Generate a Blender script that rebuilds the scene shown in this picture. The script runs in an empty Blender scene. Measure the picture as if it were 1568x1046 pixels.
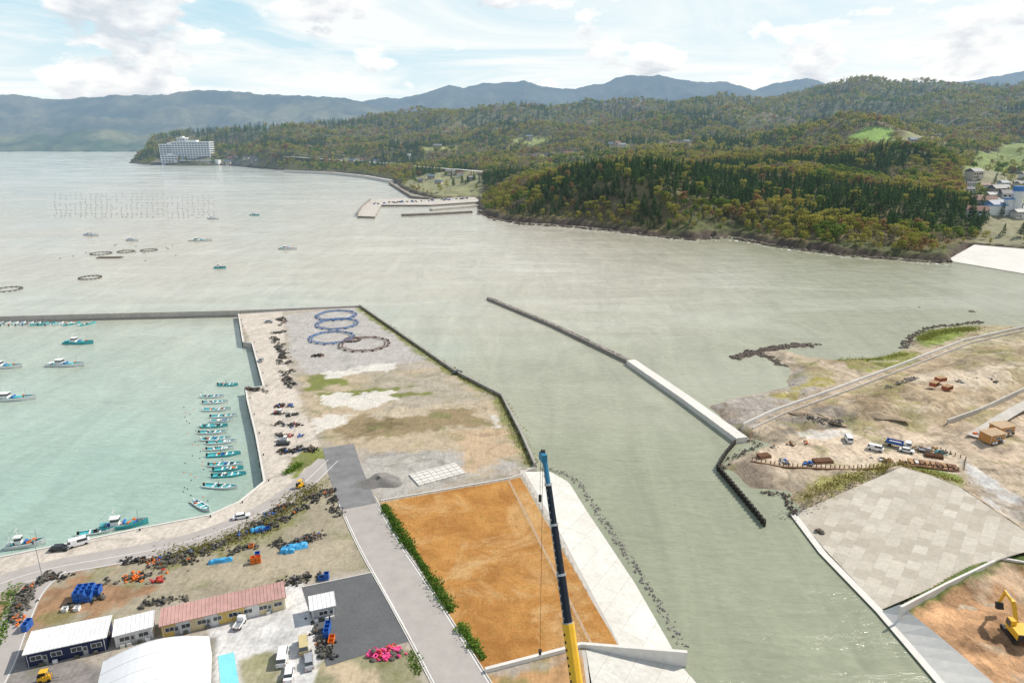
import bpy, math, random
import numpy as np
from mathutils import Vector, Euler
R=random.Random(7); NR=np.random.RandomState(3)
rad=math.radians
# ---------------------------------------------------------------- camera / survey
CH=100.0; PIT=rad(17.02); F=1045.33
cp,sp=math.cos(PIT),math.sin(PIT)
def ray(px,py):
    a=(px-784)/F; b=(523-py)/F
    return np.array([a, cp+b*sp, -sp+b*cp])
def P(px,py,z=0.0):
    d=ray(px,py); t=(z-CH)/d[2]; return (d[0]*t,d[1]*t,z)
def PY(px,py,Y):
    d=ray(px,py); t=Y/d[1]; return (d[0]*t,Y,CH+d[2]*t)
def W(pts,z=0.0): return [P(a,b,z) for a,b in pts]
# ---------------------------------------------------------------- numpy helpers
def vn(x,y,s=0):
    ix=np.floor(x).astype(np.int64); iy=np.floor(y).astype(np.int64)
    fx=x-ix; fy=y-iy; fx=fx*fx*(3-2*fx); fy=fy*fy*(3-2*fy)
    def h(a,b):
        v=(a*374761393+b*668265263+s*1442695041)&0xffffffff
        v=((v^(v>>13))*1274126177)&0xffffffff
        v=v^(v>>16); return (v&0xffffff)/float(0xffffff)
    return (h(ix,iy)*(1-fx)+h(ix+1,iy)*fx)*(1-fy)+(h(ix,iy+1)*(1-fx)+h(ix+1,iy+1)*fx)*fy
def fbm(x,y,o=4,s=0):
    r=0;a=.5;t=0
    for i in range(o):
        r=r+a*vn(x,y,s+i*17);t+=a;a*=.5;x=x*2.03+11.3;y=y*2.03+5.7
    return r/t
def sdist(x,y,poly):
    """signed distance, + inside"""
    p=np.array([(q[0],q[1]) for q in poly]); n=len(p)
    d=np.full(x.shape,1e12); ins=np.zeros(x.shape,bool)
    for i in range(n):
        ax,ay=p[i]; bx,by=p[(i+1)%n]
        ex,ey=bx-ax,by-ay; L=ex*ex+ey*ey+1e-9
        t=np.clip(((x-ax)*ex+(y-ay)*ey)/L,0,1)
        d=np.minimum(d,(x-ax-t*ex)**2+(y-ay-t*ey)**2)
        c=((ay>y)!=(by>y))&(x<(bx-ax)*(y-ay)/(by-ay+1e-12)+ax)
        ins^=c
    d=np.sqrt(d); return np.where(ins,d,-d)
def pdist(x,y,path):
    d=np.full(x.shape,1e12)
    for i in range(len(path)-1):
        ax,ay=path[i][:2]; bx,by=path[i+1][:2]
        ex,ey=bx-ax,by-ay; L=ex*ex+ey*ey+1e-9
        t=np.clip(((x-ax)*ex+(y-ay)*ey)/L,0,1)
        d=np.minimum(d,(x-ax-t*ex)**2+(y-ay-t*ey)**2)
    return np.sqrt(d)
def ss(a,b,x):
    t=np.clip((x-a)/(b-a),0,1); return t*t*(3-2*t)
# ---------------------------------------------------------------- materials
HZ=(0.30,0.43,0.57)
def newmat(name):
    m=bpy.data.materials.new(name); m.use_nodes=True
    nt=m.node_tree; nt.nodes.clear()
    o=nt.nodes.new('ShaderNodeOutputMaterial'); return m,nt,o
def N(nt,t,**k):
    n=nt.nodes.new(t)
    for a,b in k.items(): setattr(n,a,b)
    return n
def math_(nt,op,a,b=None,clamp=False):
    n=nt.nodes.new('ShaderNodeMath'); n.operation=op; n.use_clamp=clamp
    for i,v in enumerate((a,b)):
        if v is None: continue
        if isinstance(v,(int,float)): n.inputs[i].default_value=v
        else: nt.links.new(v,n.inputs[i])
    return n.outputs[0]
def mix(nt,f,a,b,bt='MIX'):
    n=nt.nodes.new('ShaderNodeMix'); n.data_type='RGBA'; n.blend_type=bt
    for s,v in ((n.inputs[0],f),(n.inputs[6],a),(n.inputs[7],b)):
        if isinstance(v,(int,float)): s.default_value=v
        elif isinstance(v,tuple): s.default_value=(*v[:3],1)
        else: nt.links.new(v,s)
    return n.outputs[2]
def noise(nt,vec,scale,detail=4,rough=.55,dist=0):
    n=N(nt,'ShaderNodeTexNoise'); n.inputs['Scale'].default_value=scale
    n.inputs['Detail'].default_value=detail; n.inputs['Roughness'].default_value=rough
    n.inputs['Distortion'].default_value=dist
    if vec is not None: nt.links.new(vec,n.inputs['Vector'])
    return n.outputs['Fac']
def mapr(nt,v,a,b,c=0.,d=1.):
    n=N(nt,'ShaderNodeMapRange'); nt.links.new(v,n.inputs[0])
    for i,q in enumerate((a,b,c,d)): n.inputs[i+1].default_value=q
    return n.outputs[0]
def grey(nt,k):
    cc=N(nt,'ShaderNodeCombineColor')
    for i in range(3): nt.links.new(k,cc.inputs[i])
    return cc.outputs[0]
def haze(nt,sh,out,L=8500.,col=HZ):  # aerial haze painted in as emission, growing with distance from the origin
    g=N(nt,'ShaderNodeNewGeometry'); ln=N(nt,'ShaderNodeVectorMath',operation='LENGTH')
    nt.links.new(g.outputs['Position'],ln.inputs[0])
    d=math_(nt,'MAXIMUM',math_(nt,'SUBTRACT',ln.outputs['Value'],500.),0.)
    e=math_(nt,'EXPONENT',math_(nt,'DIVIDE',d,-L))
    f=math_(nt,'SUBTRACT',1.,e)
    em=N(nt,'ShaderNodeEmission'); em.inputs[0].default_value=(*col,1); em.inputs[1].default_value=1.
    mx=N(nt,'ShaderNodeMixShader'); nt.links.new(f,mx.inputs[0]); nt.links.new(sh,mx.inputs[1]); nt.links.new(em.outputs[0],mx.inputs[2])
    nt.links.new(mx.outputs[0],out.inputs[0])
_mc={}
def M(name,col,rough=.75,metal=0,amt=.18,scale=.8,bump=0,hz=False,spec=.3):
    if name in _mc: return _mc[name]
    m,nt,o=newmat(name); b=N(nt,'ShaderNodeBsdfPrincipled')
    tc=N(nt,'ShaderNodeNewGeometry')
    n1=noise(nt,tc.outputs['Position'],scale,6,.65); n2=noise(nt,tc.outputs['Position'],scale*.13,3)
    v=math_(nt,'ADD',math_(nt,'MULTIPLY',n1,.6),math_(nt,'MULTIPLY',n2,.4))
    f=mapr(nt,v,.3,.7)
    lo=tuple(c*(1-amt) for c in col); hi=tuple(min(1,c*(1+amt)) for c in col)
    nt.links.new(mix(nt,f,lo,hi),b.inputs['Base Color'])
    b.inputs['Roughness'].default_value=rough; b.inputs['Metallic'].default_value=metal
    b.inputs['Specular IOR Level'].default_value=spec
    if bump:
        bp=N(nt,'ShaderNodeBump'); bp.inputs['Strength'].default_value=.6; bp.inputs['Distance'].default_value=bump
        nt.links.new(n1,bp.inputs['Height']); nt.links.new(bp.outputs[0],b.inputs['Normal'])
    if hz: haze(nt,b.outputs[0],o)
    else: nt.links.new(b.outputs[0],o.inputs[0])
    _mc[name]=m; return m
def vcol_mat(name,hz=False,amt=.28,fine=1.2,bump=.15,L=8500.):
    m,nt,o=newmat(name); b=N(nt,'ShaderNodeBsdfPrincipled')
    a=N(nt,'ShaderNodeAttribute',attribute_name='Col'); w=N(nt,'ShaderNodeAttribute',attribute_name='wet')
    g=N(nt,'ShaderNodeNewGeometry'); p=g.outputs['Position']
    n1=noise(nt,p,fine,6,.75); n2=noise(nt,p,fine*.16,5,.7,1.0)
    mp=N(nt,'ShaderNodeMapping'); mp.inputs['Scale'].default_value=(.7,.07,.3); mp.inputs['Rotation'].default_value=(0,0,.35)
    nt.links.new(p,mp.inputs[0]); n3=noise(nt,mp.outputs[0],1.0,5,.65,2.2)
    v=math_(nt,'ADD',math_(nt,'ADD',math_(nt,'MULTIPLY',n1,.42),math_(nt,'MULTIPLY',n2,.33)),math_(nt,'MULTIPLY',n3,.25))
    k=mapr(nt,v,.36,.64,1-amt*1.5,1+amt*1.5)
    c=mix(nt,1.,a.outputs['Color'],grey(nt,k),'MULTIPLY')
    nt.links.new(c,b.inputs['Base Color'])
    nt.links.new(mapr(nt,w.outputs['Fac'],.3,.6,.9,.06),b.inputs['Roughness'])
    nt.links.new(mapr(nt,w.outputs['Fac'],.3,.6,.15,1.),b.inputs['Specular IOR Level'])
    bp=N(nt,'ShaderNodeBump'); bp.inputs['Distance'].default_value=bump
    nt.links.new(mapr(nt,w.outputs['Fac'],.3,.6,.7,0.),bp.inputs['Strength'])
    nt.links.new(n1,bp.inputs['Height']); nt.links.new(bp.outputs[0],b.inputs['Normal'])
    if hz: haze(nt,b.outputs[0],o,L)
    else: nt.links.new(b.outputs[0],o.inputs[0])
    return m
def leaf_mat(name,c1,c2):
    m,nt,o=newmat(name); oi=N(nt,'ShaderNodeObjectInfo')
    g=N(nt,'ShaderNodeNewGeometry')
    n2=noise(nt,g.outputs['Position'],.015,2)
    f=math_(nt,'ADD',math_(nt,'MULTIPLY',oi.outputs['Random'],.65),math_(nt,'MULTIPLY',mapr(nt,n2,.35,.65),.35))
    c=mix(nt,f,c1,c2)
    d=N(nt,'ShaderNodeBsdfDiffuse'); t=N(nt,'ShaderNodeBsdfTranslucent')
    nt.links.new(c,d.inputs[0]); nt.links.new(c,t.inputs[0])
    mx=N(nt,'ShaderNodeMixShader'); mx.inputs[0].default_value=.4
    nt.links.new(d.outputs[0],mx.inputs[1]); nt.links.new(t.outputs[0],mx.inputs[2])
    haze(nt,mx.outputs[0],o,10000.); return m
# ---------------------------------------------------------------- mesh tools
SC=bpy.context.scene
def link(o): SC.collection.objects.link(o); return o
def mkobj(name,v,f,mats,mi=None,smooth=False,do_link=True):
    me=bpy.data.meshes.new(name); me.from_pydata([tuple(map(float,q)) for q in v],[],f)
    for m in mats: me.materials.append(m)
    if mi is not None: me.polygons.foreach_set('material_index',np.array(mi,dtype=np.int32))
    if smooth: me.polygons.foreach_set('use_smooth',np.ones(len(me.polygons),bool))
    me.update(); o=bpy.data.objects.new(name,me)
    if do_link: link(o)
    return o
class MB:
    def __init__(s): s.v=[];s.f=[];s.m=[];s.mats=[]
    def mi(s,m):
        if m not in s.mats: s.mats.append(m)
        return s.mats.index(m)
    def add(s,v,f,m):
        b=len(s.v); s.v+=[tuple(q) for q in v]; k=s.mi(m)
        for q in f: s.f.append([i+b for i in q]); s.m.append(k)
    def box(s,c,d,m,rz=0,tx=1,ty=1):
        x,y,z=d[0]/2,d[1]/2,d[2]/2; v=[]
        for k,(a,b) in ((-1,(1,1)),(1,(tx,ty))):
            for sx,sy in ((-1,-1),(1,-1),(1,1),(-1,1)):
                X,Y=sx*x*a,sy*y*b
                v.append((c[0]+X*math.cos(rz)-Y*math.sin(rz),c[1]+X*math.sin(rz)+Y*math.cos(rz),c[2]+k*z))
        s.add(v,[(3,2,1,0),(4,5,6,7),(0,1,5,4),(1,2,6,5),(2,3,7,6),(3,0,4,7)],m)
    def cyl(s,p,q,r0,r1,n,m,caps=True):
        p=Vector(p);q=Vector(q);d=(q-p).normalized()
        a=d.orthogonal().normalized();b=d.cross(a);v=[]
        for c,r in ((p,r0),(q,r1)):
            for i in range(n):
                t=2*math.pi*i/n; v.append(c+a*(r*math.cos(t))+b*(r*math.sin(t)))
        f=[(i,(i+1)%n,n+(i+1)%n,n+i) for i in range(n)]
        if caps: f+=[tuple(range(n-1,-1,-1)),tuple(range(n,2*n))]
        s.add(v,f,m)
    def sph(s,c,r,m,n=7,k=4,sq=1):
        v=[(c[0],c[1],c[2]-r*sq)]
        for j in range(1,k):
            t=-math.pi/2+math.pi*j/k
            for i in range(n):
                a=2*math.pi*i/n; v.append((c[0]+r*math.cos(t)*math.cos(a),c[1]+r*math.cos(t)*math.sin(a),c[2]+r*sq*math.sin(t)))
        v.append((c[0],c[1],c[2]+r*sq)); f=[]
        for i in range(n):
            f.append((0,1+(i+1)%n,1+i)); f.append((len(v)-1,1+(k-2)*n+i,1+(k-2)*n+(i+1)%n))
            for j in range(k-2): f.append((1+j*n+i,1+j*n+(i+1)%n,1+(j+1)*n+(i+1)%n,1+(j+1)*n+i))
        s.add(v,f,m)
    def tor(s,c,R0,r,m,n=9,k=5,tilt=(0,0)):
        v=[];f=[]
        for i in range(n):
            a=2*math.pi*i/n
            for j in range(k):
                b=2*math.pi*j/k
                x,y,z=(R0+r*math.cos(b))*math.cos(a),(R0+r*math.cos(b))*math.sin(a),r*math.sin(b)
                v.append((c[0]+x,c[1]+y,c[2]+z+x*tilt[0]+y*tilt[1]))
                f.append((i*k+j,((i+1)%n)*k+j,((i+1)%n)*k+(j+1)%k,i*k+(j+1)%k))
        s.add(v,f,m)
    def obj(s,name,loc=(0,0,0),rz=0,sc=1,smooth=False,do_link=True):
        o=mkobj(name,s.v,s.f,s.mats,s.m,smooth,do_link)
        o.location=loc;o.rotation_euler=(0,0,rz);o.scale=(sc,sc,sc); return o
def dense(pts,step,jit=0,closed=True):
    out=[];n=len(pts)
    for i in range(n if closed else n-1):
        a=np.array(pts[i]);b=np.array(pts[(i+1)%n]);L=np.linalg.norm(b-a);k=max(1,int(L/step))
        for j in range(k):
            q=a+(b-a)*j/k
            if jit: q=q+np.array([R.uniform(-jit,jit),R.uniform(-jit,jit),0])
            out.append(q)
    if not closed: out.append(np.array(pts[-1]))
    return out
def sheet(name,pts,mat,z=None):
    v=[(p[0],p[1],p[2] if z is None else z) for p in pts]
    o=mkobj(name,v,[list(range(len(v)))],[mat])
    if o.data.polygons[0].normal.z<0: o.data.flip_normals()
    return o
def prism(name,pts,z1,z0,mat,side=None):
    n=len(pts); v=[(p[0],p[1],z1) for p in pts]+[(p[0],p[1],z0) for p in pts]
    f=[list(range(n))]+[[i,(i+1)%n,n+(i+1)%n,n+i] for i in range(n)]
    return mkobj(name,v,f,[mat,side or mat],[0]+[1]*n)
def offs(path,o):
    p=np.array([(q[0],q[1]) for q in path],float); n=len(p); r=[]
    for i in range(n):
        a=p[max(0,i-1)];b=p[min(n-1,i+1)]
        if 0<i<n-1:
            d1=(p[i]-a)/np.linalg.norm(p[i]-a); d2=(b-p[i])/np.linalg.norm(b-p[i]); d=d1+d2
            d/=np.linalg.norm(d); k=1/max(.4,float(np.dot(d,d1)))
        else: d=(b-a)/np.linalg.norm(b-a);k=1
        r.append((p[i][0]-d[1]*o*k,p[i][1]+d[0]*o*k))
    return r
def smooth_path(pts,it=2):
    for _ in range(it):
        q=[pts[0]]
        for a,b in zip(pts[:-1],pts[1:]):
            a=np.array(a,float);b=np.array(b,float); q+= [tuple(a*.75+b*.25),tuple(a*.25+b*.75)]
        q.append(pts[-1]); pts=q
    return pts
def ribbon(name,path,w,z,mat,mid=0):
    l=offs(path,mid+w/2);r=offs(path,mid-w/2);n=len(path)
    zz=[z if z is not None else p[2] for p in path]
    v=[(a[0],a[1],c) for a,c in zip(l,zz)]+[(a[0],a[1],c) for a,c in zip(r,zz)]
    return mkobj(name,v,[[n+i,n+i+1,i+1,i] for i in range(n-1)],[mat])
def wall(name,path,w,z0,z1,mat,mid=0):
    l=offs(path,mid+w/2);r=offs(path,mid-w/2);n=len(path)
    v=[(*a,z1) for a in l]+[(*a,z1) for a in r]+[(*a,z0) for a in l]+[(*a,z0) for a in r]
    f=[]
    for i in range(n-1):
        f+=[[n+i,n+i+1,i+1,i],[i,i+1,2*n+i+1,2*n+i],[n+i+1,n+i,3*n+i,3*n+i+1]]
    f+=[[0,2*n,3*n,n],[n-1,2*n-1,4*n-1,3*n-1]]
    return mkobj(name,v,f,[mat])
def setcol(o,col,wet=None):
    me=o.data; a=me.attributes.new('Col','FLOAT_COLOR','POINT')
    c=np.ones((len(me.vertices),4),np.float32); c[:,:3]=col; a.data.foreach_set('color',c.ravel())
    w=me.attributes.new('wet','FLOAT','POINT')
    w.data.foreach_set('value',(np.zeros(len(me.vertices)) if wet is None else wet).astype(np.float32))
def gridmesh(name,X,Y,Z,keep,mat,col,wet=None,smooth=True):
    nr,nc=X.shape; idx=np.arange(nr*nc).reshape(nr,nc)
    kf=(keep[:-1,:-1]&keep[1:,:-1]&keep[:-1,1:]&keep[1:,1:])
    F4=np.stack([idx[:-1,:-1][kf],idx[:-1,1:][kf],idx[1:,1:][kf],idx[1:,:-1][kf]],1)
    used=np.unique(F4); re=-np.ones(nr*nc,np.int64); re[used]=np.arange(len(used)); F4=re[F4]
    V=np.stack([X.ravel(),Y.ravel(),Z.ravel()],1)[used]
    me=bpy.data.meshes.new(name); me.vertices.add(len(V)); me.vertices.foreach_set('co',V.astype(np.float32).ravel())
    me.loops.add(len(F4)*4); me.loops.foreach_set('vertex_index',F4.astype(np.int32).ravel())
    me.polygons.add(len(F4)); me.polygons.foreach_set('loop_start',np.arange(0,len(F4)*4,4,dtype=np.int32))
    me.update(calc_edges=True); me.validate()
    me.polygons.foreach_set('use_smooth',np.full(len(me.polygons),smooth)); me.materials.append(mat)
    o=link(bpy.data.objects.new(name,me))
    setcol(o,col.reshape(-1,3)[used],None if wet is None else wet.ravel()[used]); return o
def paint(X,Y,layers,base,zz):
    col=np.zeros(X.shape+(3,))+np.array(base); wet=np.zeros(X.shape)
    nf=fbm(X*.5,Y*.5,3,9)-.5
    for i,(pl,c,soft,na,wt) in enumerate(layers):
        pw=W(pl,zz)
        n2=fbm(X*.15+i*9,Y*.15,4,50+i)-.5
        d=sdist(X,Y,pw)+(n2*2.6+nf*1.1)*na
        w=ss(-soft,soft,d)
        if c is not None: col=col*(1-w[...,None])+np.array(c)*w[...,None]
        wet=wet*(1-w)+wt*w
    return col,wet
# ---------------------------------------------------------------- base materials
conc=M('concrete',(.46,.43,.39),.85,amt=.22,scale=.5)
conc_l=M('concrete_pale',(.62,.60,.56),.85,amt=.14,scale=.6)
conc_d=M('concrete_weathered',(.26,.235,.21),.9,amt=.35,scale=.8)
asph=M('asphalt_worn',(.37,.34,.32),.9,amt=.14,scale=.35)
asph_d=M('asphalt_dark',(.11,.115,.12),.9,amt=.22,scale=1.5)
white=M('white_paint',(.75,.75,.74),.4,amt=.06)
cyan=M('cyan_paint',(.08,.42,.45),.4,amt=.15)
black=M('black_rubber',(.03,.029,.029),.6,amt=.3)
glass=M('dark_glass',(.03,.04,.05),.08,amt=.1,spec=.8)
steel=M('galvanised_steel',(.4,.42,.44),.45,.5)
rust=M('rusty_steel',(.17,.085,.045),.8,amt=.4)
blue=M('blue_plastic',(.03,.12,.42),.45)
orange=M('orange_plastic',(.7,.17,.03),.45)
red=M('red_plastic',(.45,.05,.05),.45)
pink=M('pink_plastic',(.75,.08,.25),.45)
yellow=M('yellow_paint',(.75,.42,.03),.4)
navy=M('navy_cladding',(.02,.03,.08),.5)
wood=M('timber',(.33,.2,.1),.8,amt=.3)
net=M('net_heap',(.10,.095,.08),.95,amt=.5,scale=2)
raftw=M('weathered_raft',(.13,.11,.09),.9,amt=.3)
rock=M('rock',(.11,.09,.075),.95,amt=.5,scale=.4,bump=.6)
grav=M('dark_gravel',(.19,.18,.17),.95,amt=.3,scale=1.5,bump=.2)
bark=M('bark',(.15,.12,.09),.9,hz=True)
# ---------------------------------------------------------------- world
SUN_AZ,SUN_EL=62.,43.
w=bpy.data.worlds.new('World'); SC.world=w; w.use_nodes=True; nt=w.node_tree; nt.nodes.clear()
wo=N(nt,'ShaderNodeOutputWorld'); bg=N(nt,'ShaderNodeBackground'); nt.links.new(bg.outputs[0],wo.inputs[0])
sk=N(nt,'ShaderNodeTexSky'); sk.sky_type='NISHITA'; sk.sun_disc=False
sk.sun_elevation=rad(SUN_EL); sk.sun_rotation=rad(SUN_AZ); sk.dust_density=1.0; sk.air_density=1.0; sk.ozone_density=1.5
tc=N(nt,'ShaderNodeTexCoord'); sx=N(nt,'ShaderNodeSeparateXYZ'); nt.links.new(tc.outputs['Generated'],sx.inputs[0])
zc=math_(nt,'MAXIMUM',sx.outputs[2],0.)
den=math_(nt,'ADD',zc,.07)
cx=N(nt,'ShaderNodeCombineXYZ'); nt.links.new(math_(nt,'DIVIDE',sx.outputs[0],den),cx.inputs[0]); nt.links.new(math_(nt,'DIVIDE',sx.outputs[1],den),cx.inputs[1])
veil=mapr(nt,noise(nt,cx.outputs[0],.42,6,.62,.9),.40,.58)
def cum(off,sc,loc):
    mp=N(nt,'ShaderNodeMapping'); mp.inputs['Scale'].default_value=(1,1,2.1); mp.inputs['Location'].default_value=(loc[0],loc[1],loc[2]+off); nt.links.new(tc.outputs['Generated'],mp.inputs[0])
    return noise(nt,mp.outputs[0],sc,7,.56,.15)
cu=cum(0,7.5,(5.3,.4,.13)); cu2=cum(.045,7.5,(5.3,.4,.13))
cm=mapr(nt,cu,.53,.575)
shade=mapr(nt,math_(nt,'SUBTRACT',cu2,math_(nt,'MULTIPLY',cu,.25)),.36,.50)
ccol=mix(nt,shade,(9.2,9.1,8.9),(5.7,6.1,6.6))
hor=mapr(nt,zc,0.,.15,1.,.0)
s1=mix(nt,.85,sk.outputs[0],(4.9,7.0,7.9))
s2=mix(nt,math_(nt,'MULTIPLY',hor,.85),s1,(7.7,8.2,8.3))
rt=mapr(nt,sx.outputs[0],-.1,.7); s2=mix(nt,math_(nt,'MULTIPLY',rt,.65),s2,(8.5,8.4,8.2))
s3=mix(nt,math_(nt,'MULTIPLY',veil,.85),s2,(8.5,8.5,8.3))
s4=mix(nt,math_(nt,'MULTIPLY',cm,.92),s3,ccol)
s5=mix(nt,mapr(nt,zc,.25,.6,0.,.7),s4,sk.outputs[0])
nt.links.new(s5,bg.inputs[0]); bg.inputs[1].default_value=.122
sl=bpy.data.lights.new('sun','SUN'); sl.energy=5.0; sl.angle=rad(.5); sl.color=(1,.93,.82)
so=link(bpy.data.objects.new('sun',sl))
a,e=rad(SUN_AZ),rad(SUN_EL); sd=Vector((math.sin(a)*math.cos(e),math.cos(a)*math.cos(e),math.sin(e)))
so.rotation_euler=(-sd).to_track_quat('-Z','Y').to_euler(); so.location=(0,0,300)
cd=bpy.data.cameras.new('camera'); cd.lens=24; cd.sensor_width=36; cd.clip_end=80000; cd.clip_start=.5
co=link(bpy.data.objects.new('camera',cd)); co.location=(0,0,CH); co.rotation_euler=(rad(90)-PIT,0,0); SC.camera=co
SC.view_settings.view_transform='Standard'; SC.view_settings.look='None'; SC.view_settings.exposure=0
# ---------------------------------------------------------------- water
m,nt,o=newmat('sea_water'); b=N(nt,'ShaderNodeBsdfPrincipled'); g=N(nt,'ShaderNodeNewGeometry'); p=g.outputs['Position']
sx=N(nt,'ShaderNodeSeparateXYZ'); nt.links.new(p,sx.inputs[0])
nl=noise(nt,p,.012,4,.6,1.0)
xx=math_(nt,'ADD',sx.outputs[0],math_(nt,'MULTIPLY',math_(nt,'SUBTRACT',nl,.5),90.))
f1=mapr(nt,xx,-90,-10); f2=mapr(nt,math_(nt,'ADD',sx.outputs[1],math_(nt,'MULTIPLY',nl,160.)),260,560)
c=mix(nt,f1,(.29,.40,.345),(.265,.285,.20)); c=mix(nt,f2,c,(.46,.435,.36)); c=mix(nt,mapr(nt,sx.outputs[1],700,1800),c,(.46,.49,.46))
c=mix(nt,math_(nt,'MULTIPLY',mapr(nt,xx,60,230),.75),c,(.23,.245,.15))  # dark green cliff reflection painted into the water colour on the right
mp=N(nt,'ShaderNodeMapping'); mp.inputs['Scale'].default_value=(.05,.012,1); mp.inputs['Rotation'].default_value=(0,0,rad(-28)); nt.links.new(p,mp.inputs[0])
st=noise(nt,mp.outputs[0],1.2,6,.65,1.6); c=mix(nt,1.,c,grey(nt,mapr(nt,st,.3,.7,.88,1.12)),'MULTIPLY')
mp=N(nt,'ShaderNodeMapping'); mp.inputs['Scale'].default_value=(.45,1.3,1); mp.inputs['Rotation'].default_value=(0,0,.35); nt.links.new(p,mp.inputs[0])
w1=noise(nt,mp.outputs[0],.5,6,.65,.8); w2=noise(nt,mp.outputs[0],.07,4,.55,.8)
# ripple light and shade painted into the base colour, following the wave noise
c=mix(nt,1.,c,grey(nt,mapr(nt,w1,.3,.7,.91,1.10)),'MULTIPLY')
nt.links.new(c,b.inputs['Base Color']); b.inputs['IOR'].default_value=1.33
# wind lanes: calmer, glossier slicks between rippled water
mp=N(nt,'ShaderNodeMapping'); mp.inputs['Scale'].default_value=(.006,.022,1); mp.inputs['Rotation'].default_value=(0,0,.12); nt.links.new(p,mp.inputs[0])
wl_=noise(nt,mp.outputs[0],1.,5,.6,1.2)
nt.links.new(mapr(nt,wl_,.38,.62,.05,.2),b.inputs['Roughness'])
wh=math_(nt,'ADD',w1,math_(nt,'MULTIPLY',w2,2.5))
bp=N(nt,'ShaderNodeBump'); nt.links.new(mapr(nt,wl_,.38,.62,.35,.95),bp.inputs['Strength']); bp.inputs['Distance'].default_value=.36
nt.links.new(wh,bp.inputs['Height']); nt.links.new(bp.outputs[0],b.inputs['Normal'])
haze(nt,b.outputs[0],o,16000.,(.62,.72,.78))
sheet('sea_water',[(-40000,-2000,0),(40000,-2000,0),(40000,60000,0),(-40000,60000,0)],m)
# ---------------------------------------------------------------- hill terrain
coast=[(200,250),(222,252),(262,254),(320,254),(345,253),(395,258),(440,262),(510,265),(560,270),(598,277),(612,286),(640,298),(668,306),(733,304),(734,324),(760,335),(800,342),(860,345),(940,352),(1000,360),(1060,366),(1110,362),(1150,368),(1190,376),(1300,390),(1400,398),(1450,402),(1480,384),(1568,388),(1900,400)]
CO=[p[:2] for p in W(coast,0)]+[(3800,420),(4200,5200),(-1500,5200),(-1750,3300),P(215,238,0)[:2]]
CO=[tuple(q[:2]) for q in dense([(a,b_,0) for a,b_ in CO[:len(coast)]],25,5,False)]+CO[len(coast):]
ctrl=[(760,295,930),(850,292,900),(930,268,890),(1000,258,860),(1080,280,830),(1150,308,800),(1200,292,800),(1300,302,760),(1400,306,720),(1470,330,690),
(1000,285,780),(850,312,830),(1300,337,680),(1120,330,730),(1400,345,650),(1540,358,640),(1568,322,780),(1530,300,900),(1640,300,900),
(1100,240,1200),(1250,250,1080),(1400,246,1080),(1500,270,1150),(1568,258,1150),(1700,250,1100),(950,252,1250),(850,266,1250),(760,270,1250),(690,284,1200),
(640,268,1450),(720,264,1500),(560,264,1900),(450,246,2120),(380,243,2150),(270,249,2320),(225,249,2320),(330,242,2450),(540,248,2000),
(600,238,2100),(700,234,2100),(800,226,2100),(900,222,2100),(1000,220,1950),(1100,214,1950),(1300,202,1850),(1335,208,1500),(1450,212,1750),(1568,222,1700),
(500,218,2500),(700,206,2600),(900,200,2600),(1150,190,2500),(1350,176,2500),(1550,176,2400),
(320,218,2900),(400,204,3000),(500,195,3100),(600,187,3100),(700,180,3200),(800,173,3300),(900,169,3400),(1000,164,3500),(1100,161,3500),(1200,156,3400),(1280,142,3400),(1340,136,3300),(1420,133,3300),(1460,144,3200),(1568,136,3000),(1750,124,3000),(1900,140,2000),
(500,215,4500),(1000,200,5000),(1500,180,5000)]
cpw=np.array([PY(*c) for c in ctrl]); n=len(cpw)
D=np.linalg.norm(cpw[:,None,:2]-cpw[None,:,:2],axis=2)
A=np.zeros((n+3,n+3)); A[:n,:n]=-D/1000; A[:n,n]=1; A[:n,n+1:]=cpw[:,:2]/1000; A[n,:n]=1; A[n+1:,:n]=cpw[:,:2].T/1000
wt=np.linalg.solve(A,np.concatenate([cpw[:,2],np.zeros(3)]))
def HH(x,y,ret_d=False):
    x=np.asarray(x,float);y=np.asarray(y,float); sh=x.shape; x=x.ravel();y=y.ravel()
    h=np.full(x.shape,wt[n])+wt[n+1]*x/1000+wt[n+2]*y/1000
    for i in range(n): h-=wt[i]*np.hypot(x-cpw[i,0],y-cpw[i,1])/1000
    d=sdist(x,y,CO)
    am=ss(600,2500,np.hypot(x,y))
    h=h+(fbm(x/260,y/260,4,1)-.5)*(30+110*am)+(fbm(x/60,y/60,3,2)-.5)*14
    h=np.maximum(h,5+8*fbm(x/80,y/80,3,8))
    cl=(2.5+5*fbm(x/25,y/25,2,4))
    dd=d+(fbm(x/14,y/14,3,6)-.5)*12
    z=cl*ss(-1,5,dd)+(h-cl)*ss(0,75,d)
    z=np.where(dd<-1,-3*ss(0,10,-dd)-.3,z)
    z=z+(fbm(x/5,y/5,3,16)-.5)*3*ss(-4,4,dd)
    return (z.reshape(sh),d.reshape(sh)) if ret_d else z.reshape(sh)
def hit(px,py,lift=0):
    d=ray(px,py); t=np.geomspace(480,5200,3000); X=d[0]*t;Y=d[1]*t;Z=CH+d[2]*t
    h=HH(X,Y)+lift; k=np.argmax(Z<h)
    return (X[k],Y[k],float(h[k]-lift))
nu,nv=520,400
u=np.linspace(-.86,.95,nu); yv=np.geomspace(470,5000,nv)
U,YY=np.meshgrid(u,yv); XX=U*YY
ZZ,DD=HH(XX,YY,True)
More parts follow.
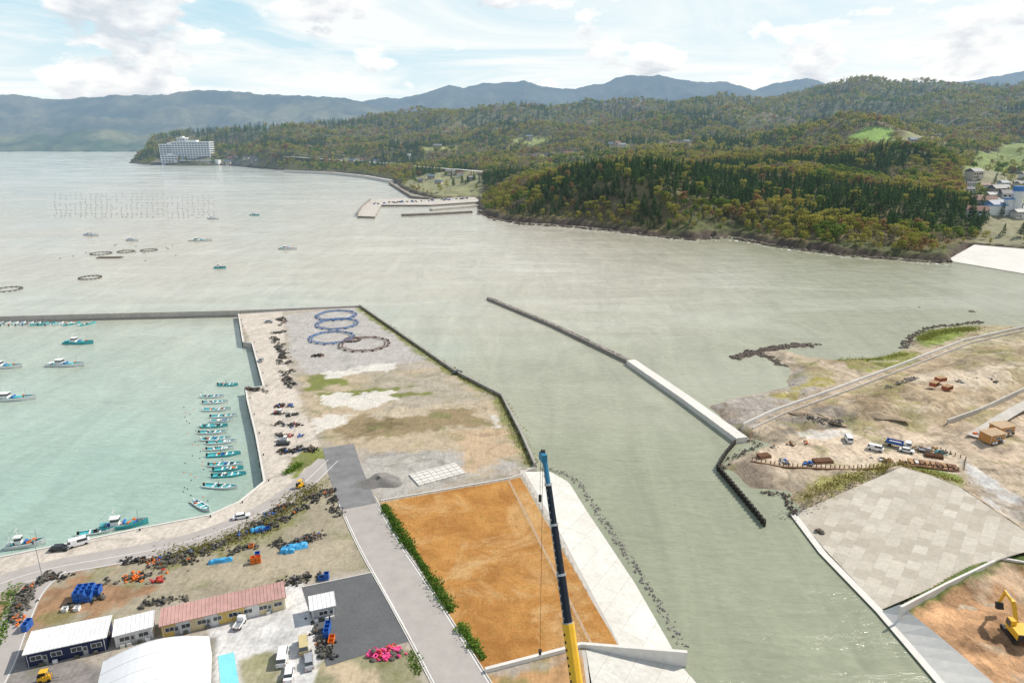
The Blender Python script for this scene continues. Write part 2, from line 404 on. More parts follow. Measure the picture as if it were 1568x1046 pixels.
clear=[ # outline, colour, extra clearance from trees
 ([(1304,212),(1330,198),(1361,200),(1360,214),(1335,219),(1306,219)],(.22,.34,.07),10),
 ([(1480,262),(1500,240),(1568,215),(1640,215),(1640,262),(1540,262)],(.2,.25,.07),6),
 ([(1484,300),(1480,270),(1520,262),(1640,262),(1640,395),(1500,372),(1520,340)],(.24,.23,.14),6),
 ([(612,284),(650,268),(735,262),(738,302),(668,306)],(.25,.25,.13),2),
 ([(340,250),(345,240),(392,240),(396,254)],(.2,.2,.14),2),
 ([(232,252),(240,243),(322,243),(325,253)],(.18,.17,.12),2),
 ([(930,226),(955,223),(960,228),(935,231)],(.28,.32,.1),18),
 ([(800,243),(880,236),(890,241),(810,248)],(.28,.3,.11),12),
 ([(1380,220),(1440,214),(1445,219),(1390,225)],(.26,.26,.12),10),
 ([(520,246),(560,244),(600,250),(600,254),(530,253)],(.24,.23,.15),6),
 ([(1010,224),(1060,220),(1065,225),(1015,229)],(.27,.27,.12),12),
 ([(780,215),(840,210),(850,214),(790,219)],(.27,.3,.1),2),
 ([(650,228),(700,224),(705,228),(655,232)],(.27,.28,.1),8),
]
CL=[]
for pl,c,mg in clear: CL.append(([hit(a,b_)[:2] for a,b_ in pl],c,mg))
rp=[hit(*q) for q in [(435,244),(480,247),(540,251),(600,255),(650,261),(700,265),(745,269)]]
g1=fbm(XX/90,YY/90,4,30)
col=np.zeros(XX.shape+(3,))+np.array([.10,.11,.045])
col=np.where((g1>.55)[...,None],np.array([.16,.135,.065]),col)
for pl,c,mg in CL:
    wv=ss(-8,4,sdist(XX,YY,pl)+mg*.6+(fbm(XX/15,YY/15,2,3)-.5)*12)[...,None]; col=col*(1-wv)+np.array(c)*wv
rk=ss(9,2,DD+(fbm(XX/9,YY/9,3,11)-.5)*12)[...,None]
rc=np.array([.085,.065,.05])*(.35+1.3*fbm(XX/6,YY/6,4,12))[...,None]
col=col*(1-rk)+rc*rk
gridmesh('hill_terrain',XX,YY,ZZ,DD>-12,vcol_mat('hill_ground',True,.35,.25,.8),col)
# ---------------------------------------------------------------- trees
def tree_mesh(name,kind,lm,seed,lod=0):
    r=random.Random(seed); B=MB()
    def leaf(c,s,up=.0):
        a=Vector((r.gauss(0,1),r.gauss(0,1),r.gauss(0,1)+up)).normalized(); b=a.orthogonal().normalized()
        b=(b*math.cos(1)+a.cross(b)*r.uniform(-1,1)).normalized(); q=a.cross(b)
        s1=s*r.uniform(.6,1.2)
        B.add([c+b*s1,c+q*s1*.7,c-b*s1*.9,c-q*s1*.8],[(0,1,2,3)],lm)
    if kind=='broad':
        h=r.uniform(8.5,11); B.cyl((0,0,-2),(r.uniform(-.4,.4),0,h*.55),.32,.16,4 if lod else 5,bark)
        for i in range(10 if lod else 14):
            a=r.uniform(0,6.28); t=r.uniform(0,1); rr=r.uniform(1.8,4.3)*(1-.45*t); z=h*(.36+.55*t)
            c=Vector((math.cos(a)*rr,math.sin(a)*rr,z))
            if i<6 and not lod: B.cyl((0,0,h*.38),tuple(c),.12,.04,3,bark,False)
            s=r.uniform(1.2,2.1)
            for j in range(9 if lod else 20):
                d=Vector((r.gauss(0,1),r.gauss(0,1),r.gauss(.3,.7))).normalized()*s*r.uniform(.75,1.05); leaf(c+d,1.15 if lod else .72,1.3)
    elif kind=='conifer':
        h=r.uniform(12,15); B.cyl((0,0,-2),(0,0,h*.9),.28,.06,4,bark); K=12 if lod else 22
        for i in range(K):
            t=i/(K-1); z=h*(.16+.84*t); rr=(2.9*(1-t)**.75+.15)
            for j in range(int(3+(6 if lod else 8)*(1-t))):
                a=r.uniform(0,6.28); q=rr*r.uniform(.45,1.12)
                c=Vector((math.cos(a)*q,math.sin(a)*q,z-q*.25+r.uniform(-.3,.3)))
                o_=Vector((math.cos(a),math.sin(a),-.35)); s_=Vector((-math.sin(a),math.cos(a),r.uniform(-.4,.4))); L=r.uniform(.7,1.2)*(1.4 if lod else 1)
                B.add([c+o_*L,c+s_*.55*(1.4 if lod else 1),c-o_*.5+Vector((0,0,.3)),c-s_*.55*(1.4 if lod else 1)],[(0,1,2,3)],lm)
    else:
        h=r.uniform(9,12); B.cyl((0,0,-2),(0,0,h*.9),.25,.06,4,bark)
        for i in range(10 if lod else 24):
            z=r.uniform(.3,.9)*h; a=r.uniform(0,6.28); L=r.uniform(1.2,2.8)
            e_=Vector((math.cos(a)*L,math.sin(a)*L,z+L*.8)); B.cyl((0,0,z),tuple(e_),.08,.02,3,bark,False)
            for j in range(4): leaf(e_*1+Vector((r.gauss(0,.6),r.gauss(0,.6),r.gauss(0,.5))),.6 if lod else .4)
    return B.obj(name,do_link=False)
lm=[leaf_mat('leaf_green',(.11,.18,.035),(.21,.27,.06)),leaf_mat('leaf_olive',(.25,.26,.055),(.40,.36,.09)),
    leaf_mat('leaf_russet',(.29,.175,.08),(.37,.26,.12)),leaf_mat('leaf_cedar',(.045,.088,.032),(.08,.14,.05)),leaf_mat('leaf_sparse',(.26,.21,.14),(.36,.30,.21))]
kinds=[('a_broadleaf_tree','broad',0),('b_broadleaf_tree','broad',0),('c_broadleaf_tree','broad',1),('d_broadleaf_tree','broad',1),('e_autumn_tree','broad',2),('f_conifer_tree','conifer',3),('g_conifer_tree','conifer',3),('h_bare_tree','bare',4)]
tcs=[]
for lod in (0,1):
    t_=bpy.data.collections.new('forest_tree_kinds' if not lod else 'distant_tree_kinds'); tcs.append(t_)
    for i,(nm,k,l) in enumerate(kinds): t_.objects.link(tree_mesh(nm if not lod else nm+'_distant',k,lm[l],20+i,lod))
def scatter(name,pts,idx,scl,coll):
    me=bpy.data.meshes.new(name); me.vertices.add(len(pts)); me.vertices.foreach_set('co',np.asarray(pts,np.float32).ravel())
    a=me.attributes.new('idx','INT','POINT'); a.data.foreach_set('value',np.asarray(idx,np.int32))
    a=me.attributes.new('scl','FLOAT','POINT'); a.data.foreach_set('value',np.asarray(scl,np.float32))
    o=link(bpy.data.objects.new(name,me)); ng=bpy.data.node_groups.new(name,'GeometryNodeTree')
    ng.interface.new_socket('Geometry',in_out='INPUT',socket_type='NodeSocketGeometry'); ng.interface.new_socket('Geometry',in_out='OUTPUT',socket_type='NodeSocketGeometry')
    gi=ng.nodes.new('NodeGroupInput');go=ng.nodes.new('NodeGroupOutput'); ip=ng.nodes.new('GeometryNodeInstanceOnPoints')
    ci=ng.nodes.new('GeometryNodeCollectionInfo'); ci.inputs['Collection'].default_value=coll; ci.inputs['Separate Children'].default_value=True; ci.inputs['Reset Children'].default_value=True
    na=ng.nodes.new('GeometryNodeInputNamedAttribute'); na.data_type='INT'; na.inputs[0].default_value='idx'
    nb=ng.nodes.new('GeometryNodeInputNamedAttribute'); nb.data_type='FLOAT'; nb.inputs[0].default_value='scl'
    rv=ng.nodes.new('FunctionNodeRandomValue'); rv.data_type='FLOAT_VECTOR'; rv.inputs[0].default_value=(-.06,-.06,0); rv.inputs[1].default_value=(.06,.06,6.28)
    L=ng.links.new; L(gi.outputs[0],ip.inputs['Points']); L(ci.outputs[0],ip.inputs['Instance']); ip.inputs['Pick Instance'].default_value=True
    L(na.outputs[0],ip.inputs['Instance Index']); L(nb.outputs[0],ip.inputs['Scale']); L(rv.outputs[0],ip.inputs['Rotation']); L(ip.outputs[0],go.inputs[0])
    md=o.modifiers.new('scatter','NODES'); md.node_group=ng; return o
cedar=[[hit(a,b_)[:2] for a,b_ in pl] for pl in [[(905,300),(925,262),(1000,255),(1100,275),(1110,300),(1010,292),(960,310)],[(1130,300),(1200,285),(1290,290),(1330,305),(1180,315)]]]
def forest(name,y0,y1,sp,sc,coll):
    ys=np.arange(y0,y1,sp); PX=[];PYy=[]
    for y in ys:
        xs=np.arange(-.80*y,.88*y,sp); PX.append(xs+NR.uniform(-.45,.45,len(xs))*sp); PYy.append(np.full(len(xs),y)+NR.uniform(-.45,.45,len(xs))*sp)
    X=np.concatenate(PX);Y=np.concatenate(PYy); Z,D_=HH(X,Y,True)
    k=D_>1.5+5*fbm(X/20,Y/20,2,77)
    for pl,c,mg in CL: k&=(sdist(X,Y,pl)<-mg)|((NR.rand(len(X))<.06)&(mg<10))
    k&=(pdist(X,Y,rp)>11*max(1,sc*.8))
    k&=(NR.rand(len(X))<.93)
    X,Y,Z,D_=X[k],Y[k],Z[k],D_[k]
    f=fbm(X/170,Y/170,4,40); g_=fbm(X/55,Y/55,3,41); rr=NR.rand(len(X)); r2=NR.rand(len(X))
    idx=np.where(rr<.5,0,1)
    idx=np.where((g_>.46)|(r2>.75),np.where(rr<.5,2,3),idx); idx=np.where((r2<.07)|((g_>.60)&(r2<.45)),4,idx)
    con=(f>(.56 if y0<1200 else .58))|(r2>.97)
    con&=~((D_<55)&(f<.66))
    for pl in cedar: con|=(sdist(X,Y,pl)>-8)
    idx=np.where(con&(rr<.93),np.where(rr<.5,5,6),idx)
    bare=(fbm(X/50,Y/50,3,90)>.58)&(r2<.6)&~con; idx=np.where(bare,7,idx)
    scl=sc*NR.uniform(.65,1.3,len(X))*(.55+.45*ss(3,40,D_)); scl*=np.where(((idx==5)|(idx==6)),.9,1.)
    return scatter(name,np.stack([X,Y,Z],1),idx,scl,coll)
forest('forest_near',520,1250,7.4,1.02,tcs[0]); forest('forest_middle',1250,2500,13,1.4,tcs[1]); forest('forest_far',2500,4300,23,1.9,tcs[1])
# ---------------------------------------------------------------- distant mountains
def mountain(name,prof,Y,depth,seed,c1,c2,mt):
    xs=np.arange(prof[0][0],prof[-1][0],3.); py=np.interp(xs,[q[0] for q in prof],[q[1] for q in prof])
    ridge=np.array([PY(a,b_,Y) for a,b_ in zip(xs,py)]); K=60
    T=np.linspace(0,1.3,K)[:,None]; X=np.repeat(ridge[None,:,0],K,0); Yg=Y-depth+T*depth+0*X
    X=X*(Yg/Y)**.5
    prof_h=np.where(T<=1,T**.9,1-(T-1)*1.2); nz=1-np.abs(2*fbm(X/600,Yg/900,5,seed)-1)*2.2
    Z=ridge[None,:,2]*prof_h*(1-(1-nz)*.7*np.clip(1-T,0,1)*1.3)
    Z=Z+(fbm(X/60,Yg/60,3,seed+3)-.5)*30-10*(T<.02)
    f=fbm(X/300,Yg/300,4,seed+9)[...,None]; f=np.clip((f-.35)*3.3,0,1); col=np.array(c1)*(1-f)+np.array(c2)*f
    gridmesh(name,X,Yg,Z,np.ones(X.shape,bool),mt,col)
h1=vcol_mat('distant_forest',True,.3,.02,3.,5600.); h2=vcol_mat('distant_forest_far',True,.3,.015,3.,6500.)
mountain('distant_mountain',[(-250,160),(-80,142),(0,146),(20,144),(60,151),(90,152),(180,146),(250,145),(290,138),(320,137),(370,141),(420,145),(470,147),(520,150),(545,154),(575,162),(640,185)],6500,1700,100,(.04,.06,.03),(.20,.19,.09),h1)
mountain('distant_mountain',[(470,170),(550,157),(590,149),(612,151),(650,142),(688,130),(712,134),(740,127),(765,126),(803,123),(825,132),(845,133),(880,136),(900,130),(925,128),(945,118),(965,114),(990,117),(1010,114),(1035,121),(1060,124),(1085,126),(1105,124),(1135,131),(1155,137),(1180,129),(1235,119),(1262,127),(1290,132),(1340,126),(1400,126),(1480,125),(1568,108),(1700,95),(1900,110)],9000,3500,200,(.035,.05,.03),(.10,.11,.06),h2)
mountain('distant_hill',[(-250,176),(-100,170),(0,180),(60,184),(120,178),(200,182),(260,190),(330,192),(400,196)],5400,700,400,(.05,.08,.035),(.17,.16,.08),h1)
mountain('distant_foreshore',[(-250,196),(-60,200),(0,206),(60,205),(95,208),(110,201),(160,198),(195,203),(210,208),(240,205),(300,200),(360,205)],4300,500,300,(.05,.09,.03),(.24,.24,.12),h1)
# ---------------------------------------------------------------- left reclaimed land
ZL=2.5
Lpx=[(-420,960),(-200,893),(0,852),(130,826),(215,808),(320,788),(365,768),(403,737),(390,665),(377,611),(375,596),(402,591),(385,526),(371,524),(364,481),(552,469),(700,571),(770,607),(800,665),(822,714),(803,722),(860,820),(950,990),(897,993),(908,1085),(935,1300),(-700,1300)]
LW=W(Lpx,ZL); prism('quay_land',LW,ZL,-2,conc,conc)
xs=np.arange(-320,75,.75); ys=np.arange(45,400,.75); X,Y=np.meshgrid(xs,ys)
gr=(.17,.19,.055)
pud=(.60,.54,.46)  # pale puddle tone: reflected sky painted into the colour
layers=[
([(364,480),(432,476),(440,560),(470,640),(500,700),(403,735),(377,610),(402,590),(385,526)],(.50,.45,.39),.6,.3,0),
([(-420,960),(-200,890),(0,852),(320,788),(403,735),(430,730),(497,695),(497,712),(400,784),(300,826),(200,849),(0,884),(-250,960)],(.51,.46,.40),.5,.3,0),
([(436,482),(552,470),(600,510),(660,552),(470,575),(445,540)],(.39,.37,.35),1.5,2,0),
([(462,575),(690,565),(765,620),(800,710),(740,730),(560,690),(500,685),(470,640)],(.40,.33,.235),2,3,0),
([(560,575),(680,570),(740,610),(600,640)],(.35,.31,.25),3,5,0),
([(470,577),(520,572),(532,588),(475,597)],gr,1,3,0),([(560,609),(625,600),(660,602),(600,612),(565,615)],gr,1,2.5,0),
([(490,604),(560,598),(640,590),(600,600),(500,612)],gr,1,3,0),
([(545,560),(606,556),(603,567),(550,570)],pud,.5,2.5,1),([(478,606),(598,599),(606,612),(545,630),(492,622)],pud,.5,5,1),
([(483,642),(530,636),(528,652),(490,660)],pud,.5,4,1),([(742,626),(765,636),(776,660),(752,657)],pud,.5,3,1),
([(500,571),(545,560),(550,572),(500,580)],pud,.5,4,1),
([(535,640),(600,625),(720,615),(735,628),(600,645)],(.42,.36,.27),2,4,0),
([(520,655),(560,640),(735,625),(745,650),(640,662),(530,675)],(.25,.195,.115),2.0,6,0),
([(540,650),(600,642),(620,650),(560,665)],(.15,.12,.065),2,5,0),
([(548,700),(620,690),(730,690),(800,712),(590,765),(556,742)],(.36,.34,.31),1.5,3,0),
([(700,665),(770,655),(800,705),(720,718)],(.44,.33,.22),3,6,0),
([(-300,990),(0,905),(200,860),(400,800),(497,722),(540,790),(568,868),(440,895),(240,930),(0,990),(-300,1100)],(.30,.265,.195),1,1,0),
([(300,880),(420,840),(520,830),(560,868),(440,892)],(.36,.31,.23),3,5,0),
([(-50,950),(90,890),(170,880),(240,900),(120,950),(0,985)],(.31,.19,.11),2,7,0),
([(440,700),(490,685),(497,700),(450,735)],gr,1,3,0),
([(250,850),(380,815),(440,775),(480,740),(500,735),(470,790),(350,850)],(.22,.21,.10),2,8,0),
([(436,893),(462,893),(505,1022),(480,1060),(315,1060),(320,960),(430,930)],(.56,.55,.54),.4,.2,0),
([(-300,1060),(30,1000),(170,1020),(250,980),(330,975),(330,1200),(-300,1200)],(.24,.22,.21),.6,.4,0),
([(500,1022),(640,985),(648,1010),(600,1060),(480,1060)],(.24,.23,.14),1,4,0),
([(505,1025),(575,1015),(580,1046),(520,1060)],(.44,.36,.25),1,2,0),
([(365,1012),(420,1005),(425,1046),(370,1050)],(.31,.29,.19),.5,2.5,0),
([(740,1035),(870,1000),(930,985),(1000,1100),(730,1100)],(.42,.25,.12),1.5,3,0),
]
col,wet=paint(X,Y,layers,(.35,.31,.26),ZL)
rt_=np.abs(fbm(X/30+Y/60,Y/22-X/50,3,123)-.5); rm=ss(.02,.0,rt_)*((Y>170)|(Y<150))
col=col*(1-.22*rm[...,None]*(wet<.2)[...,None])
gv=ss(.56,.66,fbm(X/6,Y/6,5,61))*(1-np.clip(col[...,2]/.33,0,1))
col=col*(1-gv[...,None])+np.array([.17,.18,.07])*gv[...,None]
dd=sdist(X,Y,LW)
ew=W([(552,469),(700,571),(770,607),(800,665),(822,714)],ZL); pe=pdist(X,Y,ew)
g_=(ss(6,2,pe+(fbm(X/3,Y/3,3,66)-.5)*7)*.85)[...,None]; col=col*(1-g_)+np.array(gr)*g_
gridmesh('quay_ground',X,Y,np.full(X.shape,ZL+.03),dd>.6,vcol_mat('quay_ground',False,.25,1.1,.06),col,wet,False)
# field of dry grass
m,nt,o=newmat('dry_grass'); b=N(nt,'ShaderNodeBsdfPrincipled'); g=N(nt,'ShaderNodeNewGeometry'); p=g.outputs['Position']
c=mix(nt,mapr(nt,noise(nt,p,.13,6,.75,.6),.38,.62),(.36,.165,.05),(.53,.27,.085))
c=mix(nt,math_(nt,'MULTIPLY',mapr(nt,noise(nt,p,.05,6,.75,.8),.50,.64),.75),c,(.61,.41,.2))
c=mix(nt,math_(nt,'MULTIPLY',mapr(nt,noise(nt,p,1.5,7,.85),.5,.68),.6),c,(.22,.12,.035))
c=mix(nt,math_(nt,'MULTIPLY',mapr(nt,noise(nt,p,.35,6,.8),.56,.66),.45),c,(.24,.2,.07))
nt.links.new(c,b.inputs['Base Color']); b.inputs['Roughness'].default_value=1; b.inputs['Specular IOR Level'].default_value=.05
bp=N(nt,'ShaderNodeBump'); bp.inputs['Distance'].default_value=.35; nt.links.new(noise(nt,p,1.6,7,.8),bp.inputs['Height']); nt.links.new(bp.outputs[0],b.inputs['Normal']); nt.links.new(b.outputs[0],o.inputs[0])
dry=m
sheet('dry_grass_field',dense(W([(583,769),(779,735),(797,731),(946,988),(862,996),(741,1027)],ZL+.06),3,.15),dry)
ribbon('field_path',W([(779,735),(905,985)],ZL+.09),.6,ZL+.09,M('path_soil',(.45,.31,.19)))
B=MB()
for q in dense(W([(586,772),(779,737),(901,982)],ZL),2.5,0,False): B.cyl((q[0],q[1],ZL),(q[0],q[1],ZL+1.1),.04,.04,4,steel)
for h_ in (.6,1.05):
    q=W([(586,772),(779,737),(901,982)],ZL)
    for a_,b_ in zip(q[:-1],q[1:]): B.cyl((a_[0],a_[1],ZL+h_),(b_[0],b_[1],ZL+h_),.025,.025,3,steel)
B.obj('field_fence')
wall('field_kerb',W([(583,767),(779,733),(800,726)],ZL),.35,ZL,ZL+.3,conc_l)
wall('field_kerb',W([(743,1029),(862,998),(890,990),(1052,1003)],ZL),.7,ZL-3,ZL+.9,conc_l)
# roads
rl=W([(-300,1075),(-120,960),(-30,905),(60,872),(200,849),(300,828),(400,787),(455,750),(503,704)],ZL); rl=smooth_path(rl,3)
ribbon('quay_road',rl,7.2,ZL+.07,asph)
for o_ in (-3.2,0): ribbon('road_marking',rl,.16,ZL+.085,white,o_)
r2=smooth_path(W([(520,688),(545,765),(580,835),(628,910),(692,1020),(760,1140)],ZL),3)
ribbon('main_road',r2,9.6,ZL+.074,asph)
ribbon('road_repair_asphalt',W([(518,683),(530,725),(549,776)],ZL),9.9,ZL+.083,M('asphalt_patch',(.19,.19,.195),.9,amt=.35,scale=.3))
for o_ in (-4.5,4.5): ribbon('road_marking',r2[14:],.17,ZL+.092,white,o_)
for s_ in (-5.0,5.0): wall('road_kerb',r2[12:],.2,ZL,ZL+.17,conc_l,s_)
rl4=smooth_path(W([(-60,1110),(-10,1040),(20,960),(45,905),(85,873)],ZL),2); ribbon('side_road',rl4,6,ZL+.066,asph); ribbon('road_marking',rl4,.15,ZL+.09,white,-2.7)
sheet('asphalt_lot',W([(462,899),(572,876),(630,980),(500,1020)],ZL+.07),asph_d)
wall('lot_kerb',W([(462,899),(572,876),(630,980)],ZL),.2,ZL,ZL+.2,conc_l,-.1)
sheet('cyan_mat',W([(334,1004),(358,998),(366,1046),(338,1050)],ZL+.1),M('cyan_sheet',(.2,.58,.66),.5))
edge=W([(-200,893),(0,852),(130,826),(215,808),(320,788),(365,768),(403,737),(390,665),(377,611),(375,596),(402,591),(385,526),(371,524),(364,481)],ZL)
wall('quay_kerb',edge,.5,ZL,ZL+.22,conc_l,-.35)
MBf=MB()
for q in dense(edge,6,0,False): MBf.cyl((q[0],q[1],-.3),(q[0],q[1],ZL-.2),.22,.22,6,black)
MBf.obj('quay_fenders')
B=MB()
for q in offs([tuple(t) for t in dense(edge,14,0,False)],-1.5):
    B.cyl((q[0],q[1],ZL),(q[0],q[1],ZL+.5),.16,.2,7,black); B.sph((q[0],q[1],ZL+.52),.24,black,7,4,.5)
B.obj('mooring_bollards')
wall('sea_wall',ew,.8,ZL,ZL+1.2,M('sea_wall_concrete',(.33,.31,.28),.9,amt=.3),-.5)
wall('north_breakwater',W([(-500,497),(0,487),(150,483),(365,478)],2),3.0,-2,2.4,conc); wall('north_breakwater_parapet',W([(-500,493),(0,484.5),(150,480.5),(365,475.5),(552,468)],3.4),.9,-2,3.5,conc)
wall('north_breakwater_foot',W([(-500,502),(0,492),(150,487),(364,482)],1),3,-2,.5,conc_d)
def ruled(name,A_,B_,mat,k=24):
    def rs(pl):
        pl=[np.array(q,float) for q in pl]; L=[0]
        for a,b_ in zip(pl[:-1],pl[1:]): L.append(L[-1]+np.linalg.norm(b_-a))
        return [np.array([np.interp(L[-1]*i/k,L,[q[j] for q in pl]) for j in range(3)]) for i in range(k+1)]
    a,b_=rs(A_),rs(B_); v=a+b_
    o=mkobj(name,v,[[i,i+1,k+2+i,k+1+i] for i in range(k)],[mat])
    if o.data.polygons[0].normal.z<0: o.data.flip_normals()
    return o
def slabmat(name,rz,w_,h_,c1,c2,mort,ms=.05,blot=(.36,.33,.28),bf=.45):
    m,nt,o=newmat(name); b=N(nt,'ShaderNodeBsdfPrincipled'); g=N(nt,'ShaderNodeNewGeometry')
    mp=N(nt,'ShaderNodeMapping'); mp.inputs['Rotation'].default_value=(0,0,rz); nt.links.new(g.outputs['Position'],mp.inputs[0])
    br=N(nt,'ShaderNodeTexBrick'); br.inputs['Scale'].default_value=1; br.inputs['Brick Width'].default_value=w_; br.inputs['Row Height'].default_value=h_
    br.inputs['Mortar Size'].default_value=ms; br.inputs['Color1'].default_value=(*c1,1); br.inputs['Color2'].default_value=(*c2,1); br.inputs['Mortar'].default_value=(*mort,1); br.offset=.5
    nt.links.new(mp.outputs[0],br.inputs[0])
    c=mix(nt,math_(nt,'MULTIPLY',mapr(nt,noise(nt,g.outputs['Position'],.12,6,.75),.4,.65),bf),br.outputs[0],blot)
    c=mix(nt,1.,c,grey(nt,mapr(nt,noise(nt,g.outputs['Position'],.9,6,.7),.3,.7,.86,1.12)),'MULTIPLY')
    nt.links.new(c,b.inputs['Base Color']); b.inputs['Roughness'].default_value=.9; nt.links.new(b.outputs[0],o.inputs[0]); return m
sm1=slabmat('revetment_slabs',rad(-62),12,5,(.62,.61,.57),(.56,.55,.51),(.42,.40,.36),.06,(.45,.42,.37),.5)
cr=W([(803,722),(860,820),(950,990)],ZL+.02)
toe=W([(848,722),(880,738),(905,778),(985,895),(1046,1000)],-.4)
ruled('river_revetment',cr,toe,sm1,40)
ruled('ramp_slabs',W([(897,994),(906,1046),(935,1250)],ZL+.05),W([(1048,1004),(1095,1050),(1260,1250)],-.4),sm1,20)
def tetra(B,c,s,m):
    q=[Vector((1,1,1)),Vector((1,-1,-1)),Vector((-1,1,-1)),Vector((-1,-1,1))]
    E=Euler((R.uniform(0,6),R.uniform(0,6),R.uniform(0,6))).to_matrix()
    for v in q:
        v=E@v.normalized(); B.cyl(c,tuple(Vector(c)+v*s),s*.42,s*.26,6,m)
B=MB(); tm=M('armour_concrete',(.30,.28,.25),.9,amt=.35)
for q in dense(W([(835,719),(862,722),(888,740),(908,772),(985,886),(1046,985)],.1),.8,.2,False):
    for k in range(2): tetra(B,(q[0]+R.uniform(-.9,.9),q[1]+R.uniform(-.9,.9),R.uniform(-.2,.15)),R.uniform(.4,.55),tm)
B.obj('armour_blocks')
c1=W([(748,455),(850,497),(968,553)],1.6); wall('training_wall_old',c1,2.6,-2,1.5,conc_d)
B=MB()
for q in dense(c1,1.6,.7,False): B.box((q[0],q[1],1.5),(R.uniform(.6,1.6),R.uniform(.6,1.6),R.uniform(.2,.9)),tm,R.uniform(0,3),.8,.8)
B.obj('training_wall_boulders')
c2=W([(966,551),(1050,608),(1136,670)],2); wall('training_wall_new',c2,4.2,-2,2,conc_l)
wall('training_wall_step',c2,1.2,-2,1.0,conc_d,2.8)
pile=W([(1126,674),(1112,690),(1099,712),(1140,760),(1172,798)],1.5)
spm=M('sheet_pile',(.04,.035,.03),.7,amt=.4)
B=MB()
for i,q in enumerate(dense(pile,.45,0,False)):
    o_=.22 if (i//2)%2 else -.22; B.box((q[0]+o_*.7,q[1]+o_*.7,0),(.5,.5,3.5+R.uniform(-.06,.06)),spm,.7)
B.obj('sheet_pile_wall')
# ---------------------------------------------------------------- right land
ZR=2.
Rpx=[(2200,470),(1700,492),(1568,500),(1490,496),(1425,502),(1397,514),(1385,530),(1340,545),(1270,548),(1240,546),(1200,533),(1150,538),(1183,548),(1206,570),(1196,590),(1140,602),(1078,617),(1100,640),(1138,668),(1168,678),(1110,702),(1108,716),(1140,748),(1165,752),(1200,752),(1214,788),(1262,850),(1350,934),(1390,985),(1445,1050),(1560,1250),(2200,1250)]
RW=W(Rpx,.3)
xs=np.arange(40,430,.85); ys=np.arange(60,385,.85); X,Y=np.meshgrid(xs,ys); d=sdist(X,Y,RW)
road_r=W([(1145,655),(1190,634),(1290,598),(1390,560),(1480,525),(1568,505),(1700,490)],ZR)
pr=pdist(X,Y,road_r)
Z=-1.2+3.2*ss(-3,9,d+(fbm(X/6,Y/6,3,5)-.5)*3)
Z=Z+(fbm(X/16,Y/16,4,70)-.5)*2.6*ss(6,25,d)+(fbm(X/3,Y/3,4,71)-.5)*.9*ss(2,9,d)
def zone(pl,z=ZR): return sdist(X,Y,W(pl,z))
bank=zone([(1190,640),(1300,600),(1450,545),(1700,500),(1800,560),(1650,575),(1568,605),(1460,655),(1300,650),(1240,660)])
Z=Z+3.0*ss(0,14,bank)*(.5+1.0*fbm(X/14,Y/14,4,75))
Z=np.where(pr<5,Z*ss(2,5,pr)+ZR*(1-ss(2,5,pr)),Z)
flat=zone([(1150,692),(1260,665),(1440,668),(1480,700),(1460,722),(1200,712)]); k=ss(-3,1,flat); Z=Z*(1-k)+ZR*k
crest=W([(1380,715),(1425,728),(1470,746),(1568,812),(1620,850)],6)
cpoly=W([(1218,786),(1350,933)],.3)+W([(1378,925),(1450,890),(1535,851),(1700,900)],4)+list(reversed(crest))
dc=sdist(X,Y,cpoly); Z=np.where(dc>-.5,np.minimum(Z,-1.),Z)
Z=np.where(dc<0,np.maximum(Z,5.9*ss(9,0.5,pdist(X,Y,crest))-.1),Z)
gr2=(.18,.23,.05)
layers=[
([(1078,617),(1140,602),(1196,590),(1206,570),(1230,560),(1260,590),(1150,660),(1130,660)],(.32,.29,.26),2,3,0),
([(1270,548),(1385,532),(1400,540),(1385,562),(1300,565)],(.21,.22,.06),2,5,0),
([(1175,605),(1270,572),(1280,585),(1200,612)],(.3,.26,.09),2,6,0),
([(1400,512),(1425,503),(1500,497),(1490,515),(1420,532),(1405,528)],gr2,2,4,0),
([(1500,500),(1700,492),(1700,520),(1440,545),(1480,520)],(.35,.31,.2),2,4,0),
([(1190,640),(1300,600),(1450,545),(1700,500),(1800,560),(1568,620),(1460,655),(1300,655)],(.38,.30,.20),2,4,0),
([(1380,590),(1420,575),(1500,570),(1568,560),(1568,590),(1480,610)],(.49,.41,.31),2,6,0),
([(1195,640),(1260,625),(1320,640),(1280,655),(1210,660)],(.22,.19,.16),2,6,0),
([(1300,615),(1380,590),(1400,600),(1320,640)],(.25,.19,.12),2,6,0),
([(1280,650),(1450,655),(1568,620),(1700,640),(1700,760),(1568,740),(1480,690),(1300,670)],(.45,.36,.27),2,4,0),
([(1460,560),(1568,530),(1700,510),(1700,530),(1480,575)],(.28,.23,.15),2,5,0),
([(1150,692),(1260,665),(1440,668),(1480,700),(1460,722),(1200,712)],(.54,.44,.33),1,1,0),
([(1230,664),(1330,655),(1335,662),(1240,672)],pud,.6,4,.9),
([(1475,705),(1520,735),(1568,770),(1640,800),(1640,830),(1568,800),(1500,755)],(.38,.34,.29),1,2,0),
([(1482,712),(1520,738),(1568,760),(1568,775),(1510,750)],(.45,.43,.4),.8,3,1),
([(1510,764),(1550,790),(1568,796),(1568,808),(1530,790)],(.45,.43,.4),.8,2,1),
([(1203,752),(1240,735),(1350,708),(1384,712),(1290,745),(1225,778)],(.30,.28,.11),1,5,0),
([(1384,714),(1400,708),(1475,732),(1475,748),(1425,730)],gr2,1,2,0),
([(1110,702),(1150,695),(1205,730),(1200,752),(1140,748)],(.26,.21,.16),1,4,0),
]
col,wet=paint(X,Y,layers,(.39,.32,.235),ZR)
k=(ss(3,0,d)*.6)[...,None]; col=col*(1-k)+np.array([.15,.13,.11])*k
